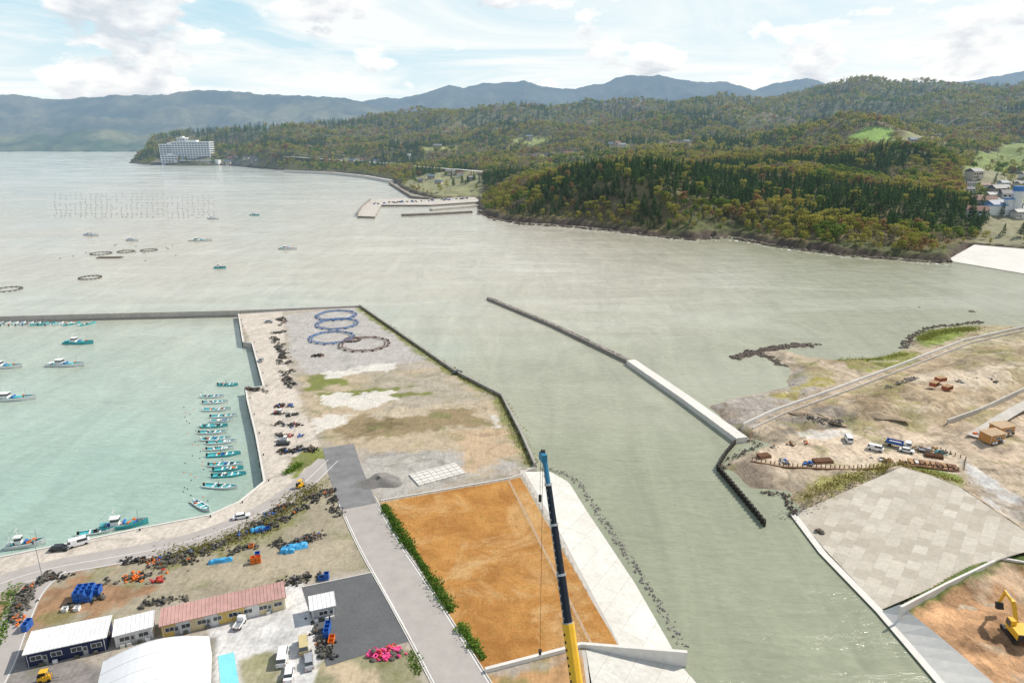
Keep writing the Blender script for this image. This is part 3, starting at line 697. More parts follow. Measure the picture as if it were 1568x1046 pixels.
gv=(ss(.56,.64,fbm(X/11,Y/11,5,88))*.5)[...,None]*(Y>190)[...,None]; col=col*(1-gv)+np.array([.22,.215,.07])*gv
for s_,th in ((131,.018),(151,.014),(171,.012)):
    rt_=np.abs(fbm(X/40+Y/90,Y/26-X/60,3,s_)-.5); col=col*(1-.36*(ss(th,0,rt_)*(wet<.2))[...,None])
lt=ss(.6,.72,fbm(X/9,Y/5,4,93))[...,None]*.45; col=col*(1-lt)+np.array([.5,.43,.34])*lt
dk_=ss(.56,.68,fbm(X/13,Y/7,5,97))[...,None]*.5*(flat<0)[...,None]; col=col*(1-dk_)+np.array([.23,.17,.11])*dk_
gridmesh('construction_ground',X,Y,Z,(d>-7)&(dc<1.5),vcol_mat('construction_ground',False,.38,.9,.25),col,wet)
sm2=slabmat('slope_slabs',rad(-50),3.6,3.0,(.58,.53,.45),(.40,.355,.29),(.38,.34,.28),.04,(.44,.4,.33),.4)
ruled('concrete_slope',W([(1218,786),(1262,840),(1350,933)],.3),crest[:4]+W([(1600,838)],6)+W([(1537,851)],5),sm2,40)
ribbon('slope_toe',W([(1216,786),(1262,846),(1350,936),(1445,1046),(1500,1120)],.35),1.8,.4,conc_l,-.4)
ruled('river_ramp',W([(1350,936),(1400,992),(1450,1050),(1560,1190)],.35),W([(1378,925),(1450,983),(1525,1048),(1700,1200)],3),conc_l,12)
xs=np.arange(60,200,.5); ys=np.arange(60,150,.5); X,Y=np.meshgrid(xs,ys)
pit=W([(1380,926),(1450,888),(1533,851),(1600,860),(1900,900),(1900,1200),(1700,1200),(1525,1048),(1450,983)],3); d=sdist(X,Y,pit)
e_=pdist(X,Y,W([(1380,926),(1450,890),(1533,853),(1700,880)],4))
Z=2.6+3*ss(6,0,e_)*ss(0,60,X-80)+(fbm(X/5,Y/5,5,5)-.5)*2.4*ss(0,3,d)
colp=np.zeros(X.shape+(3,))+np.array([.44,.26,.14]); f=fbm(X/8,Y/4,5,31)[...,None]; colp=colp*(.4+1.2*f)
f=ss(.5,.65,fbm(X/6,Y/9,4,37))[...,None]*.6; colp=colp*(1-f)+np.array([.46,.37,.27])*f
k=ss(3.2,.5,e_+(fbm(X/2,Y/2,3,4)-.5)*3)[...,None]; colp=colp*(1-k)+np.array([.1,.14,.04])*k
gridmesh('excavated_pit',X,Y,Z,d>-.6,vcol_mat('pit_soil',False,.34,1.5,.3),colp)
wall('coping_wall',W([(1380,926),(1450,890),(1533,851),(1700,880)],5),.5,-1,4.6,conc_l)
wall('drain_channel_wall',road_r,.5,ZR-1,ZR+1.2,conc_l,1.8); wall('drain_channel_wall',road_r,.4,ZR-1,ZR+.8,conc,-1.8)
wall('retaining_wall',W([(1450,650),(1500,632),(1568,600),(1640,570)],ZR),.6,0,ZR+1.9,conc)
ribbon('haul_road',smooth_path(W([(1490,670),(1568,620),(1640,590)],ZR+1),2),4,ZR+1.5,conc)
sheet('far_revetment',[P(1449,399,.3),P(1492,375,6),P(1620,386,6),P(1620,428,.3)],conc_l)
def rocks(name,px,z,n_,s0,s1,spread):
    B=MB(); q=dense(W(px,z),1.0,0,False)
    for i in range(n_):
        c=q[R.randrange(len(q))]; s=R.uniform(s0,s1)
        b0=len(B.v); B.sph((c[0]+R.gauss(0,spread),c[1]+R.gauss(0,spread),c[2]+R.uniform(-.2,.05)),s,rock,6,4,.5)
        for j in range(b0,len(B.v)): v=B.v[j]; B.v[j]=(v[0]+R.uniform(-.25,.25)*s,v[1]+R.uniform(-.25,.25)*s,v[2]+R.uniform(-.2,.2)*s)
    B.obj(name)
rocks('shore_rocks',[(1124,549),(1150,541),(1200,531),(1245,528)],0,320,.6,1.5,1.3); rocks('shore_rocks',[(1140,538),(1175,546),(1200,560)],0,120,.5,1.1,1.2)
rocks('shore_rocks',[(1383,533),(1397,514),(1425,501),(1500,493)],.1,200,.3,1.0,.9)
rocks('shore_rocks',[(1484,477),(1492,478)],-.2,6,1,1.6,.6); rocks('shore_rocks',[(1400,470),(1405,471)],-.2,4,.4,.8,.5)
rocks('shore_rocks',[(1140,672),(1165,679),(1118,702),(1108,716)],.5,60,.2,.55,.7); rocks('shore_rocks',[(1000,548),(1060,545),(1110,549)],-.15,16,.2,.5,.4)
rocks('shore_rocks',[(1160,753),(1200,755),(1216,786)],.5,60,.2,.6,.6)
rocks('boulder',[(1256,812),(1258,814)],.8,3,.7,1.1,.3)
rocks('cliff_foot_rocks',[(734,324),(760,337),(800,344),(860,347),(940,354),(1000,362),(1060,368),(1110,364),(1150,370),(1190,378),(1300,392),(1400,400),(1450,402)],0,420,1.0,3.2,2.2)
m,nt,o=newmat('surf_foam'); g=N(nt,'ShaderNodeNewGeometry'); df=N(nt,'ShaderNodeBsdfDiffuse'); df.inputs[0].default_value=(.8,.8,.78,1); tr=N(nt,'ShaderNodeBsdfTransparent'); mx=N(nt,'ShaderNodeMixShader')
nt.links.new(mapr(nt,noise(nt,g.outputs['Position'],.22,6,.75,.5),.53,.62),mx.inputs[0]); nt.links.new(tr.outputs[0],mx.inputs[1]); nt.links.new(df.outputs[0],mx.inputs[2]); nt.links.new(mx.outputs[0],o.inputs[0])
ribbon('surf',W([(734,328),(760,338),(800,346),(860,350),(940,357),(1000,364),(1060,370),(1110,367),(1150,372),(1190,381),(1300,395),(1400,403),(1450,405)],.06),7,.08,m)
def wl(name,px,w_,z1,mat): wall(name,W(px,z1),w_,-1,z1,mat)
prism('far_harbour_mole',W([(547,331),(553,318),(566,306),(610,304),(655,306),(725,301),(733,306),(733,309),(660,314),(584,314),(574,332)],2.2),2.2,-1,conc,conc_d)
wall('far_mole_parapet',W([(547,330),(554,318),(567,307)],2.2),1.5,2.2,4.5,conc_d)
wl('far_breakwater',[(615,328),(670,326),(722,323)],6,2.5,conc_d); wl('far_breakwater',[(660,320),(733,314)],8,2.5,conc)
wl('far_breakwater',[(597,279),(612,288),(632,300),(660,303)],5,4,conc_d); wl('coast_wall',[(435,261),(510,264),(560,269),(600,276)],6,6,conc_l)
rpz=[(q[0],q[1],q[2]+7) for q in rp]; ribbon('coast_road',rpz,12,None,conc_l)
B=MB()
for q in dense(rpz,40,0,False): B.box((q[0],q[1],q[2]-6),(2.5,2.5,12),conc)
B.obj('coast_road_piers')
B=MB(); qq=dense(W([(575,312),(650,308),(720,304)],2.2),6,0,False)
for i in range(60):
    c=qq[R.randrange(len(qq))]; B.box((c[0]+R.uniform(-8,8),c[1]+R.uniform(-12,8),3),(R.uniform(1,3),R.uniform(1,3),R.uniform(1,1.8)),R.choice([white,conc_d,blue,net,net]),R.random()*3,.9,.9)
B.obj('harbour_gear_stacks')
# crane -----------------------------------------------------------
bn=M('boom_navy',(.02,.026,.038),.75,spec=.15); bt=M('boom_tip_blue',(.03,.17,.30),.5)
B=MB(); tip=Vector((4.4,83.4,58.)); base=Vector((12.4,59.5,5.)); dv=tip-base
for a_,b_,r_,mt in [(0,.635,.85,yellow),(.625,.74,.6,bn),(.73,.85,.52,bn),(.84,.94,.43,bn),(.93,1.,.34,bt)]:
    B.cyl(base+dv*a_,base+dv*b_,r_,r_*.96,8,mt)
for t in (.632,.738,.848,.938): B.cyl(base+dv*t,base+dv*(t+.005),1.2-t*.72,1.2-t*.72,8,steel)
off=Vector((-.75,-.3,0))
for k in range(30):
    t=.5+k*.0165; r_=(.88 if t<.63 else .66 if t<.73 else .56 if t<.84 else .46)
    q=base+dv*t; B.box(q+Vector((-r_*.75,-r_*.6,0)),(.18,.18,.3),steel if t>.63 else black,.3)
B.cyl(base+dv*.02+off,tip+off*.5,.04,.03,4,steel)
B.box(tip+Vector((-.2,.2,.1)),(.7,1.4,1.1),bt,.3); B.cyl(tip+Vector((-.5,.7,.5)),tip+Vector((.1,.7,.5)),.45,.45,10,black)
B.cyl(tip+Vector((-.3,.6,.4)),tip+Vector((-.3,.6,1.6)),.04,.02,4,steel)
hk=tip+Vector((-.2,.8,-32)); B.cyl(tip+Vector((-.2,.8,0)),hk,.035,.035,4,black); B.cyl(tip+Vector((-.5,.8,0)),tip+Vector((-.5,.8,-6)),.03,.03,4,black)
B.cyl(hk,hk+Vector((0,0,-.8)),.28,.2,8,black); B.tor(hk+Vector((0,0,-1.1)),.22,.07,steel); B.cyl(tip+Vector((-.5,.8,-6)),tip+Vector((-.5,.8,-7)),.22,.22,8,black)
gz_=ZL
B.box((13,57,gz_+1.3),(3,13,1.2),yellow); B.box((12.6,58,gz_+2.8),(2.9,5,1.8),yellow); B.box((11.2,61,gz_+3.),(1.1,2,2),glass); B.cyl(base+Vector((0,2,-.5)),base+dv*.13,.3,.25,8,steel)
for yy in (52,54,60,62):
    for xx_ in (11.6,14.4): B.cyl((xx_-.3,yy,gz_+.65),(xx_+.3,yy,gz_+.65),.65,.65,12,black)
for yy in (51,63):
    for xx_ in (9.5,16.5): B.cyl((xx_,yy,gz_),(xx_,yy,gz_+1.4),.2,.2,8,steel); B.box((13+(xx_-13)/2,yy,gz_+1.3),(3.6,.4,.4),yellow)
B.obj('mobile_crane')
# ---------------------------------------------------------------- boats
def boat(px,py,L,h,kind=0,z=0):
    B=MB(); k=12; hw=L*.13 if kind==0 else L*.125; deck=cyan if R.random()<.75 or kind==0 else conc_l; ring=[]
    hull=white if R.random()<.7 else cyan
    fb=.55 if kind==0 else 1.0
    for i in range(k+1):
        t=i/k; x=(t-.5)*L; wv=hw*(1-max(0,(t-.55)/.45)**2.2)*(.86+.14*min(1,t*4))+.02; g=fb+(.9 if kind==0 else 1.5)*max(0,t-.45)**1.6*1.6; kz=-.35+max(0,t-.85)*3*fb
        ring.append([(x,wv,g),(x,wv*.82,kz+.25),(x,0,kz),(x,-wv*.82,kz+.25),(x,-wv,g),(x,-wv*.86,g),(x,-wv*.8,g-.35),(x,wv*.8,g-.35),(x,wv*.86,g)])
    v=[q for r_ in ring for q in r_]
    for j in range(9):
        f=[(i*9+j,i*9+(j+1)%9,(i+1)*9+(j+1)%9,(i+1)*9+j) for i in range(k)]
        B.add(v,f,deck if j in (5,6,7) else hull)
    B.add(ring[0],[tuple(range(9))],hull)
    if kind==0:
        B.box((-L*.5,0,.6),(.5,.45,.9),black if R.random()<.6 else white); B.box((-L*.5,0,.1),(.25,.2,.8),steel)
        for t in (-.2,.08,.26): B.box((t*L,0,fb-.05),(.35,hw*1.6,.2),white)
        for t in range(3): B.box((R.uniform(-.35,.2)*L,R.uniform(-.4,.4),fb+.05),(R.uniform(.4,1.1),R.uniform(.3,.8),.45),R.choice([blue,orange,white,black,net,net,conc_l]),R.random())
        B.cyl((L*.05,-hw*.7,fb),(L*.05,-hw*.7,fb+1.1),.06,.05,5,steel)
        if R.random()<.4: B.cyl((-.1*L,hw*.6,fb),(-.1*L,hw*.6,fb+1.5),.12,.12,6,steel); B.cyl((-.1*L,hw*.6,fb+1.4),(-.1*L,-hw*.3,fb+1.7),.1,.1,6,steel)
    else:
        cx=-.16*L; B.box((cx,0,fb+.9),(L*.17,hw*1.15,1.9),white,0,.88,.9); B.box((cx+.01*L,0,fb+1.35),(L*.175,hw*1.17,.55),glass,0,.95,.95); B.box((cx,0,fb+1.95),(L*.2,hw*1.3,.12),white)
        B.cyl((cx,0,fb+1.9),(cx,0,fb+5),.08,.05,5,white); B.cyl((cx,-.9,fb+3.8),(cx,.9,fb+3.8),.04,.04,4,white); B.cyl((cx,0,fb+4.6),(-L*.47,0,fb+1.5),.03,.03,3,steel)
        B.cyl((L*.3,0,fb),(L*.3,0,fb+3.4),.08,.05,5,steel); B.cyl((cx,0,fb+4.6),(L*.47,0,fb+1.6),.025,.025,3,steel)
        B.cyl((-L*.38,0,fb),(-L*.38,0,fb+2.6),.09,.07,5,white); B.box((L*.12,0,fb+.1),(L*.16,hw,.5),cyan); B.tor((L*.2,hw*.6,fb+.4),.35,.16,orange); B.cyl((L*.02,-hw*.6,fb+.5),(L*.02,hw*.6,fb+.5),.3,.3,8,blue)
        B.box((-L*.4,0,fb+.15),(L*.1,hw*1.2,.5),R.choice([blue,cyan,white]))
        for t in range(5): B.box((R.uniform(-.3,.35)*L,R.uniform(-.4,.4)*hw,fb+.1),(R.uniform(.5,1.3),R.uniform(.4,1),.6),R.choice([net,net,black,orange,blue]),R.random())
    B.obj('fishing_boat' if kind else 'small_fishing_boat',P(px,py,0),h)
for q in [(325,608,9,.08),(330,617,9.5,.06),(332,628,10.5,.1),(343,638,9.5,.12),(328,653,9.5,.08),(326,663,9.5,.05),(331,673,10,.1),(340,678,9.5,.15),(343,697,10.5,.14),(346,712,10.5,.1),(351,728,10,.12),(338,746,10.5,-.1),(349,590,8.5,0),(340,645,8,.1),(350,719,9,.1),(337,688,8.5,.1),(309,776,8.5,-.7)]: boat(q[0],q[1],q[2],q[3]+R.uniform(-.05,.05),0)
for q in [(121,526,15,-.05),(101,560,17,-.02),(8,563,15,.05),(20,612,17,.1),(140,361,17,-.2),(203,369,13,-.2),(307,369,22,0),(441,382,17,-.1),(327,336,15,-.2),(390,330,13,-.2),(337,411,9,0),(190,806,12,.25),(40,836,9,.25),(95,234,26,.1),(15,236,26,.1)]: boat(q[0],q[1],q[2],q[3],1)
boat(150,815,9,.3,0)
for x_ in (-8,4,15,27,38,49,60,72,84,97,110,134): boat(x_,497,8.5,R.uniform(.6,1.1),0)
# aquaculture
def ring_raft(name,c,r,mt,fl,n_=8,wd=.18,fr=.42):
    B=MB()
    for rr in (r,r*.86):
        for i in range(n_):
            a=2*math.pi*i/n_;b_=2*math.pi*(i+1)/n_
            B.cyl((rr*math.cos(a),rr*math.sin(a),.6),(rr*math.cos(b_),rr*math.sin(b_),.6),wd,wd,5,mt)
    for i in range(n_*4):
        a=2*math.pi*i/(n_*4); q=r*.95
        B.cyl((r*.84*math.cos(a),r*.84*math.sin(a),.75),(r*1.02*math.cos(a),r*1.02*math.sin(a),.75),.08,.08,4,steel)
        if i%2==0: B.cyl((q*math.cos(a)-.5*math.sin(a),q*math.sin(a)+.5*math.cos(a),.35),(q*math.cos(a)+.5*math.sin(a),q*math.sin(a)-.5*math.cos(a),.35),fr,fr,7,fl)
    B.obj(name,c,R.random())
nfb=M('net_float_blue',(.05,.15,.36),.5)
for q in [(515,484),(516,497),(508,518)]: ring_raft('fish_cage_frame',P(*q,ZL),11.5,nfb,nfb)
ring_raft('fish_cage_frame',P(558,528,ZL),12.5,rust,black)
ring_raft('fish_cage_frame',P(540,521,ZL),4,rust,black)
for q in [(155,389,8.5),(193,386,7),(228,384,7),(138,426,7.5),(12,444,8.5)]: ring_raft('fish_cage_raft',P(q[0],q[1],-.2),q[2],raftw,black,8,.12,.5)
B=MB(); c=P(168,395,0)
for i in range(4): B.box((0,i*1.6-2.4,.4),(20,.3,.3),raftw)
for i in range(10): B.box((-9+i*2,0,.6),(.2,6,.2),raftw); B.cyl((-9+i*2,-2.6,0),(-9+i*2,-1.6,0),.4,.4,6,black); B.cyl((-9+i*2,1.6,0),(-9+i*2,2.6,0),.4,.4,6,black)
B.obj('oyster_raft',c,.05)
B=MB()
for r_ in range(9):
    for i in range(32):
        if R.random()<.2: continue
        q=P(85+i*7.8+R.uniform(-1.5,1.5),296+r_*4.4+i*.1+R.uniform(-.4,.4),0); B.sph(q,.75,black,5,3)
for i in range(40): q=P(300+R.uniform(-20,20),600+i*4.4+R.uniform(-2,2),0); B.sph(q,.24,orange if R.random()<.4 else black,6,4)
for i in range(16): q=P(R.uniform(90,270),R.uniform(375,400),0); B.sph(q,.6,black,5,3)
B.obj('mooring_buoys')
# ---------------------------------------------------------------- gear piles
def pile_(name,px,n_,width,pal,size=(.3,.6),z=ZL,hh=1.2):
    B=MB(); q=dense(W(px,z),.5,0,False); cl=[q[R.randrange(len(q))]+np.array([R.gauss(0,width*.35),R.gauss(0,width*.35),0]) for _ in range(max(3,n_//9))]
    cm_=[R.choice(pal) for _ in cl]
    for i in range(n_):
        j=R.randrange(len(cl)); c=cl[j]; dx,dy=R.gauss(0,.75),R.gauss(0,.75); hz_=max(.12,hh*(1-math.hypot(dx,dy)/2)*R.random())
        p_=(c[0]+dx,c[1]+dy,z+hz_); s=R.uniform(*size); mt=cm_[j] if R.random()<.75 else R.choice(pal); t=R.random()
        if t<.35: B.sph(p_,s*.7,mt,7,4)
        elif t<.6: B.tor(p_,s*.75,s*.3,mt,8,5,(R.uniform(-.6,.6),R.uniform(-.6,.6)))
        elif t<.72: B.cyl(p_,(p_[0]+R.uniform(-1,1)*s*1.5,p_[1]+R.uniform(-1,1)*s*1.5,p_[2]+.2),s*.45,s*.45,7,mt)
        elif t<.88: B.sph(p_,s*1.3,net,8,4,.45)
        else: B.box(p_,(s*2,s*1.3,s*.9),mt,R.uniform(0,3),.95,.95)
    B.obj(name)
dk=[black]*5+[net]*4+[rust,conc_d,grav]; mixp=[black]*4+[net]*3+[orange,blue,red,conc_l,rust]
for px,n_,w_ in [([(430,487),(436,500)],80,2),([(415,515),(428,530),(432,555)],190,2.2),([(432,570),(445,592)],150,2.2),([(425,520),(440,560),(443,590)],150,3),([(382,596),(405,600)],80,2),([(480,545),(505,546)],50,1.4),([(420,510),(440,508)],40,1)]: pile_('fishing_gear_pile',px,n_,w_,dk)
for px,n_,w_ in [([(422,622),(445,622)],70,1.2),([(420,632),(448,636)],70,1.2),([(425,650),(455,652)],70,1.2),([(428,668),(460,668)],60,1.2),([(430,690),(455,694)],50,1.2),([(452,686),(485,690)],80,1.4)]: pile_('fishing_gear_pile',px,n_,w_,mixp+[blue,red])
for px,n_,w_ in [([(428,780),(400,800),(380,815),(300,850),(190,862)],360,.9),([(425,780),(470,765),(505,752)],140,1.),([(505,752),(520,790)],100,.9),([(490,762),(450,785),(400,815)],120,1.2),
  ([(450,830),(495,822)],120,1.8),([(425,830),(440,840)],45,1.2),([(430,893),(500,880)],100,.8),([(70,885),(40,905),(22,960)],260,1.5),([(60,885),(110,882)],50,.8),([(210,870),(290,860)],90,1.2),([(225,925),(290,915)],60,1.0),
  ([(480,950),(490,980),(500,1008)],90,1.),([(360,845),(400,832)],40,1.4),([(165,890),(215,885)],40,1.),([(100,930),(160,915)],50,1.3)]: pile_('fishing_gear_pile',px,n_,w_,dk+[black]*2+[net]*3+[orange if R.random()<.5 else blue],(.25,.5),ZL,1.0)
pile_('buoy_pile_pink',[(575,1004),(605,1000)],110,1.0,[pink,pink,red],(.4,.6)); pile_('buoy_pile_orange',[(200,885),(212,888)],22,.8,[orange],(.35,.6)); pile_('buoy_pile_orange',[(235,893),(250,868)],12,1.6,[orange,red],(.35,.6))
def crates(px,py,nx,ny,nz,m_,rz=0,z=ZL,s=1.1):
    B=MB()
    for i in range(nx):
        for j in range(ny):
            for k in range(nz):
                if R.random()<.1 and k==nz-1: continue
                c=(i*s*1.1,j*s*1.1,s*.4+k*s*.8)
                for a_ in (-.5,.5): B.box((c[0]+a_*s*.95,c[1],c[2]),(s*.06,s,s*.7),m_); B.box((c[0],c[1]+a_*s*.95,c[2]),(s*.9,s*.06,s*.7),m_)
                B.box((c[0],c[1],c[2]-s*.3),(s*.9,s*.9,s*.08),m_)
    B.obj('fish_crates',P(px,py,z),rz)
crates(118,922,3,3,3,blue,.2); crates(140,912,2,2,2,blue,.2); crates(395,815,3,1,1,blue,.5); crates(500,975,1,3,2,blue,.1); crates(492,887,2,1,2,blue,.1); crates(40,965,1,2,2,blue,.1); crates(388,862,2,1,2,orange,.3); crates(395,855,1,1,2,blue,.3); crates(507,985,1,2,1,orange,.1); crates(100,935,3,1,1,white,.1); crates(385,838,1,1,2,orange,.1)
tarp=M('blue_tarp',(.05,.30,.55),.5)
for q in [(452,838,5,2.2,.3),(338,860,4.5,1.2,.3),(395,812,3,1.5,.5),(440,845,3,1.5,.1)]:
    B=MB(); gx=9
    vv=[(q[2]*(i/gx-.5),q[3]*(j/4-.5)+R.uniform(-.1,.1),.35+.5*math.sin(math.pi*j/4)*R.uniform(.4,1.3)-(.3 if i in (0,gx) or j in (0,4) else 0)) for i in range(gx+1) for j in range(5)]
    B.add(vv,[(i*5+j,(i+1)*5+j,(i+1)*5+j+1,i*5+j+1) for i in range(gx) for j in range(4)],tarp); B.obj('tarp_covered_stack',P(q[0],q[1],ZL),q[4],1.2,False)
# ---------------------------------------------------------------- buildings
def prefab(name,A_,B_,depth,h,wm,rm,mono=.4,win=4,z=ZL,over=.3,panels=None,door=True):
    a=Vector(P(*A_,z)); b_=Vector(P(*B_,z)); L=(b_-a).length; rz=math.atan2(b_.y-a.y,b_.x-a.x); B=MB()
    if panels:
        k=len(panels)
        for i,pm in enumerate(panels): B.box((L*(i+.5)/k,depth/2,h/2),(L/k-.04,depth,h),pm)
    else: B.box((L/2,depth/2,h/2),(L,depth,h),wm)
    z0,z1=h+.03,h+.03+mono; t=.14; o_=over
    B.add([(-o_,-o_,z0),(L+o_,-o_,z0),(L+o_,depth+o_,z1),(-o_,depth+o_,z1),(-o_,-o_,z0+t),(L+o_,-o_,z0+t),(L+o_,depth+o_,z1+t),(-o_,depth+o_,z1+t)],[(3,2,1,0),(4,5,6,7),(0,1,5,4),(1,2,6,5),(2,3,7,6),(3,0,4,7)],rm)
    kx=int(L/.7)
    for i in range(kx+1):
        x=-o_+.05+(L+2*o_-.1)*i/kx
        B.add([(x-.05,-o_,z0+t+.002),(x+.05,-o_,z0+t+.002),(x+.05,depth+o_,z1+t+.002),(x-.05,depth+o_,z1+t+.002),(x,-o_,z0+t+.09),(x,depth+o_,z1+t+.09)],[(0,4,5,3),(4,1,2,5),(0,1,4),(3,5,2)],rm)
    for i in range(win):
        x=L*(i+.5)/win; B.box((x,-.03,h*.58),(min(1.9,L/win*.6),.06,1.05),white); B.box((x,-.05,h*.58),(min(1.7,L/win*.52),.06,.88),glass); B.box((x,-.09,h*.58),(.06,.05,.88),white)
        if door and i%2==0: B.box((x+min(1.6,L/win*.42),-.04,1.05),(.85,.08,2.05),steel); B.box((x+min(1.6,L/win*.42),-.09,1.5),(.5,.04,.7),glass)
    for y in (depth*.5,): B.box((L+.03,y,h*.58),(.06,1.4,.9),white); B.box((L+.05,y,h*.58),(.06,1.2,.75),glass)
    for x in (.3,L-.3): B.cyl((x,-.12,0),(x,-.12,h),.05,.05,6,white)
    for t in (.18,.35,.62,.85): B.box((L*t,-.45,.4),(.8,.35,.7),R.choice([white,conc_l,net]))
    B.obj(name,a,rz)
cream=M('cream_panel',(.6,.5,.3),.6); wpan=M('white_panel',(.62,.62,.6),.55); ypan=M('yellow_panel',(.6,.42,.12),.6)
redr=M('red_metal_roof',(.46,.28,.25),.5,amt=.25,scale=.6); wroof=M('white_metal_roof',(.68,.68,.68),.45,amt=.14)
prefab('prefab_office',(249,977),(438,932),5,2.9,cream,redr,.3,8,panels=[ypan,wpan,cream,wpan,ypan,ypan,wpan,cream,cream])
prefab('navy_shed',(42,1022),(165,995),6,3.,navy,wroof,.3,4)
prefab('white_hut',(178,992),(236,977),4.5,2.8,wpan,wroof,.3,2)
prefab('grey_hut',(478,952),(514,944),4,2.8,M('grey_panel',(.33,.34,.35),.6),wroof,.3,1)
B=MB(); Lt,Dt=15,18; ns=14; sec=[]
for i in range(ns+1):
    t=i/ns; sec.append((t*Lt,3.6+1.7*math.sin(math.pi*t)))
tent=M('tent_membrane',(.72,.73,.75),.5,amt=.08,scale=.5)
v=[(x,0,z) for x,z in sec]+[(x,-Dt,z) for x,z in sec]; B.add(v,[(i,i+1,ns+2+i,ns+1+i) for i in range(ns)],tent)
for yy in (0,-Dt): B.add([(0,yy,0),(Lt,yy,0)]+[(x,yy,z) for x,z in reversed(sec)],[tuple(range(ns+3))],tent)
for xx_ in (0,Lt): B.add([(xx_,0,0),(xx_,-Dt,0),(xx_,-Dt,3.6),(xx_,0,3.6)],[(0,1,2,3)],tent)
for k in range(7):
    yy=-k*Dt/6
    for i in range(ns): B.cyl((sec[i][0],yy,sec[i][1]+.02),(sec[i+1][0],yy,sec[i+1][1]+.02),.05,.05,4,wroof,False)
a_=Vector(P(160,1024,5.2)); a_.z=ZL; c_=Vector(P(322,985,5.2)); B.obj('storage_tent',a_,math.atan2(c_.y-a_.y,c_.x-a_.x),Vector((c_.x-a_.x,c_.y-a_.y,0)).length/Lt)
B=MB()
for i in range(8):
    B.box((i*1.9,0,.2),(1.75,7.5,.4),conc_l)
    for j in range(4): B.box((i*1.9,-2.8+j*1.9,.46),(1.5,.15,.12),conc)
B.obj('precast_concrete_blocks',P(638,735,ZL),math.atan2(P(700,722,ZL)[1]-P(640,738,ZL)[1],P(700,722,ZL)[0]-P(640,738,ZL)[0]))
def heap(name,px,py,z,a_,b_,h_,mt,rz):
    B=MB(); q=[]
    for j in range(11):
        for i in range(28):
            a=6.283*i/28; r_=1-j/10; k=1+.18*math.sin(3*a+px)+.1*math.sin(5*a); q.append((r_*a_*math.cos(a)*k,r_*b_*math.sin(a)*k,h_*(1-r_*r_)**1.1*(1+.25*math.sin(2*a+px))+R.uniform(-.06,.06)*h_-.3))
    B.add(q,[(j*28+i,j*28+(i+1)%28,(j+1)*28+(i+1)%28,(j+1)*28+i) for j in range(10) for i in range(28)],mt); B.obj(name,P(px,py,z),rz,1,True)
heap('gravel_heap',582,738,ZL,7.5,5,1.8,grav,.3)
soil=M('heap_soil',(.36,.28,.19),.95,amt=.35,scale=.7,bump=.3)
for q in [(1400,610,4.5,6,4,1.5),(1350,635,3.4,8,4,1.3),(1250,638,2.6,9,3,1.3)]: heap('soil_heap',q[0],q[1],q[2],q[3],q[4],q[5],soil,R.random()*3)
# ---------------------------------------------------------------- vehicles
def car(px,py,h,m_,kind='car',z=ZL,name=None):
    B=MB()
    L,w_,hh={'car':(4.4,1.7,1.45),'van':(4.8,1.8,2.0),'kei':(3.4,1.5,1.8),'truck':(7.5,2.3,2.7)}[kind]
    for x in (-L*.31,L*.31):
        for y in (-w_*.46,w_*.46): B.cyl((x,y-.1,.33),(x,y+.1,.33),.33 if kind!='truck' else .48,.33 if kind!='truck' else .48,10,black)
    if kind=='car':
        B.box((0,0,.6),(L,w_,.5),m_,0,.97,.95); B.box((0,0,.87),(L*.95,w_*.94,.06),m_,0,.97,.97)
        B.box((-.25,0,1.15),(L*.58,w_*.9,.5),glass,0,.72,.84); B.box((-.25,0,1.425),(L*.43,w_*.77,.05),m_); B.box((-.25,0,1.15),(.08,w_*.89,.5),m_,0,1,.86)
    elif kind=='van':
        B.box((0,0,.75),(L,w_,.8),m_,0,.98,.97); B.box((-.15,0,1.5),(L*.9,w_*.95,.7),glass,0,.85,.9); B.box((-.15,0,1.88),(L*.78,w_*.87,.07),m_); B.box((-L*.2,0,1.5),(L*.3,w_*.97,.68),m_,0,.95,.92)
    elif kind=='kei':
        B.box((L*.32,0,1.),(L*.34,w_,1.2),m_,0,.85,.95); B.box((L*.36,0,1.3),(L*.3,w_*.98,.5),glass,0,.8,.95); B.box((L*.3,0,1.63),(L*.25,w_*.9,.06),m_)
        B.box((-L*.16,0,.6),(L*.62,w_,.12),steel); B.box((-L*.16,w_*.48,.8),(L*.62,.05,.3),m_); B.box((-L*.16,-w_*.48,.8),(L*.62,.05,.3),m_); B.box((-L*.46,0,.8),(.05,w_*.9,.3),m_)
    else:
        B.box((L*.36,0,1.5),(L*.24,w_,1.9),m_,0,.92,.95); B.box((L*.4,0,1.95),(L*.19,w_*1.01,.7),glass,0,.95,.96); B.box((-.05*L,0,.75),(L*.95,w_*.5,.3),black)
        B.box((-L*.14,0,1.05),(L*.66,w_,.15),steel)
        for y in (-1,1): B.box((-L*.14,y*w_*.48,1.5),(L*.66,.08,.8),blue)
        B.box((-L*.465,0,1.5),(.08,w_,.8),blue); B.box((L*.185,0,1.6),(.08,w_,1.),blue); B.box((-L*.14,0,1.3),(L*.6,w_*.85,.5),conc,0,.7,.7)
    for y in (-w_*.35,w_*.35): B.box((L*.495,y,.65),(.05,.3,.15),white); B.box((-L*.495,y,.7),(.05,.25,.15),red)
    B.obj(name or {'car':'parked_car','van':'parked_van','kei':'parked_pickup','truck':'dump_truck'}[kind],P(px,py,z+.05),h)
silver=M('silver_car_paint',(.45,.46,.48),.3,.4,amt=.03); wcar=M('white_car_paint',(.78,.78,.78),.25,amt=.02); dcar=M('dark_car_paint',(.04,.045,.05),.25,amt=.05)
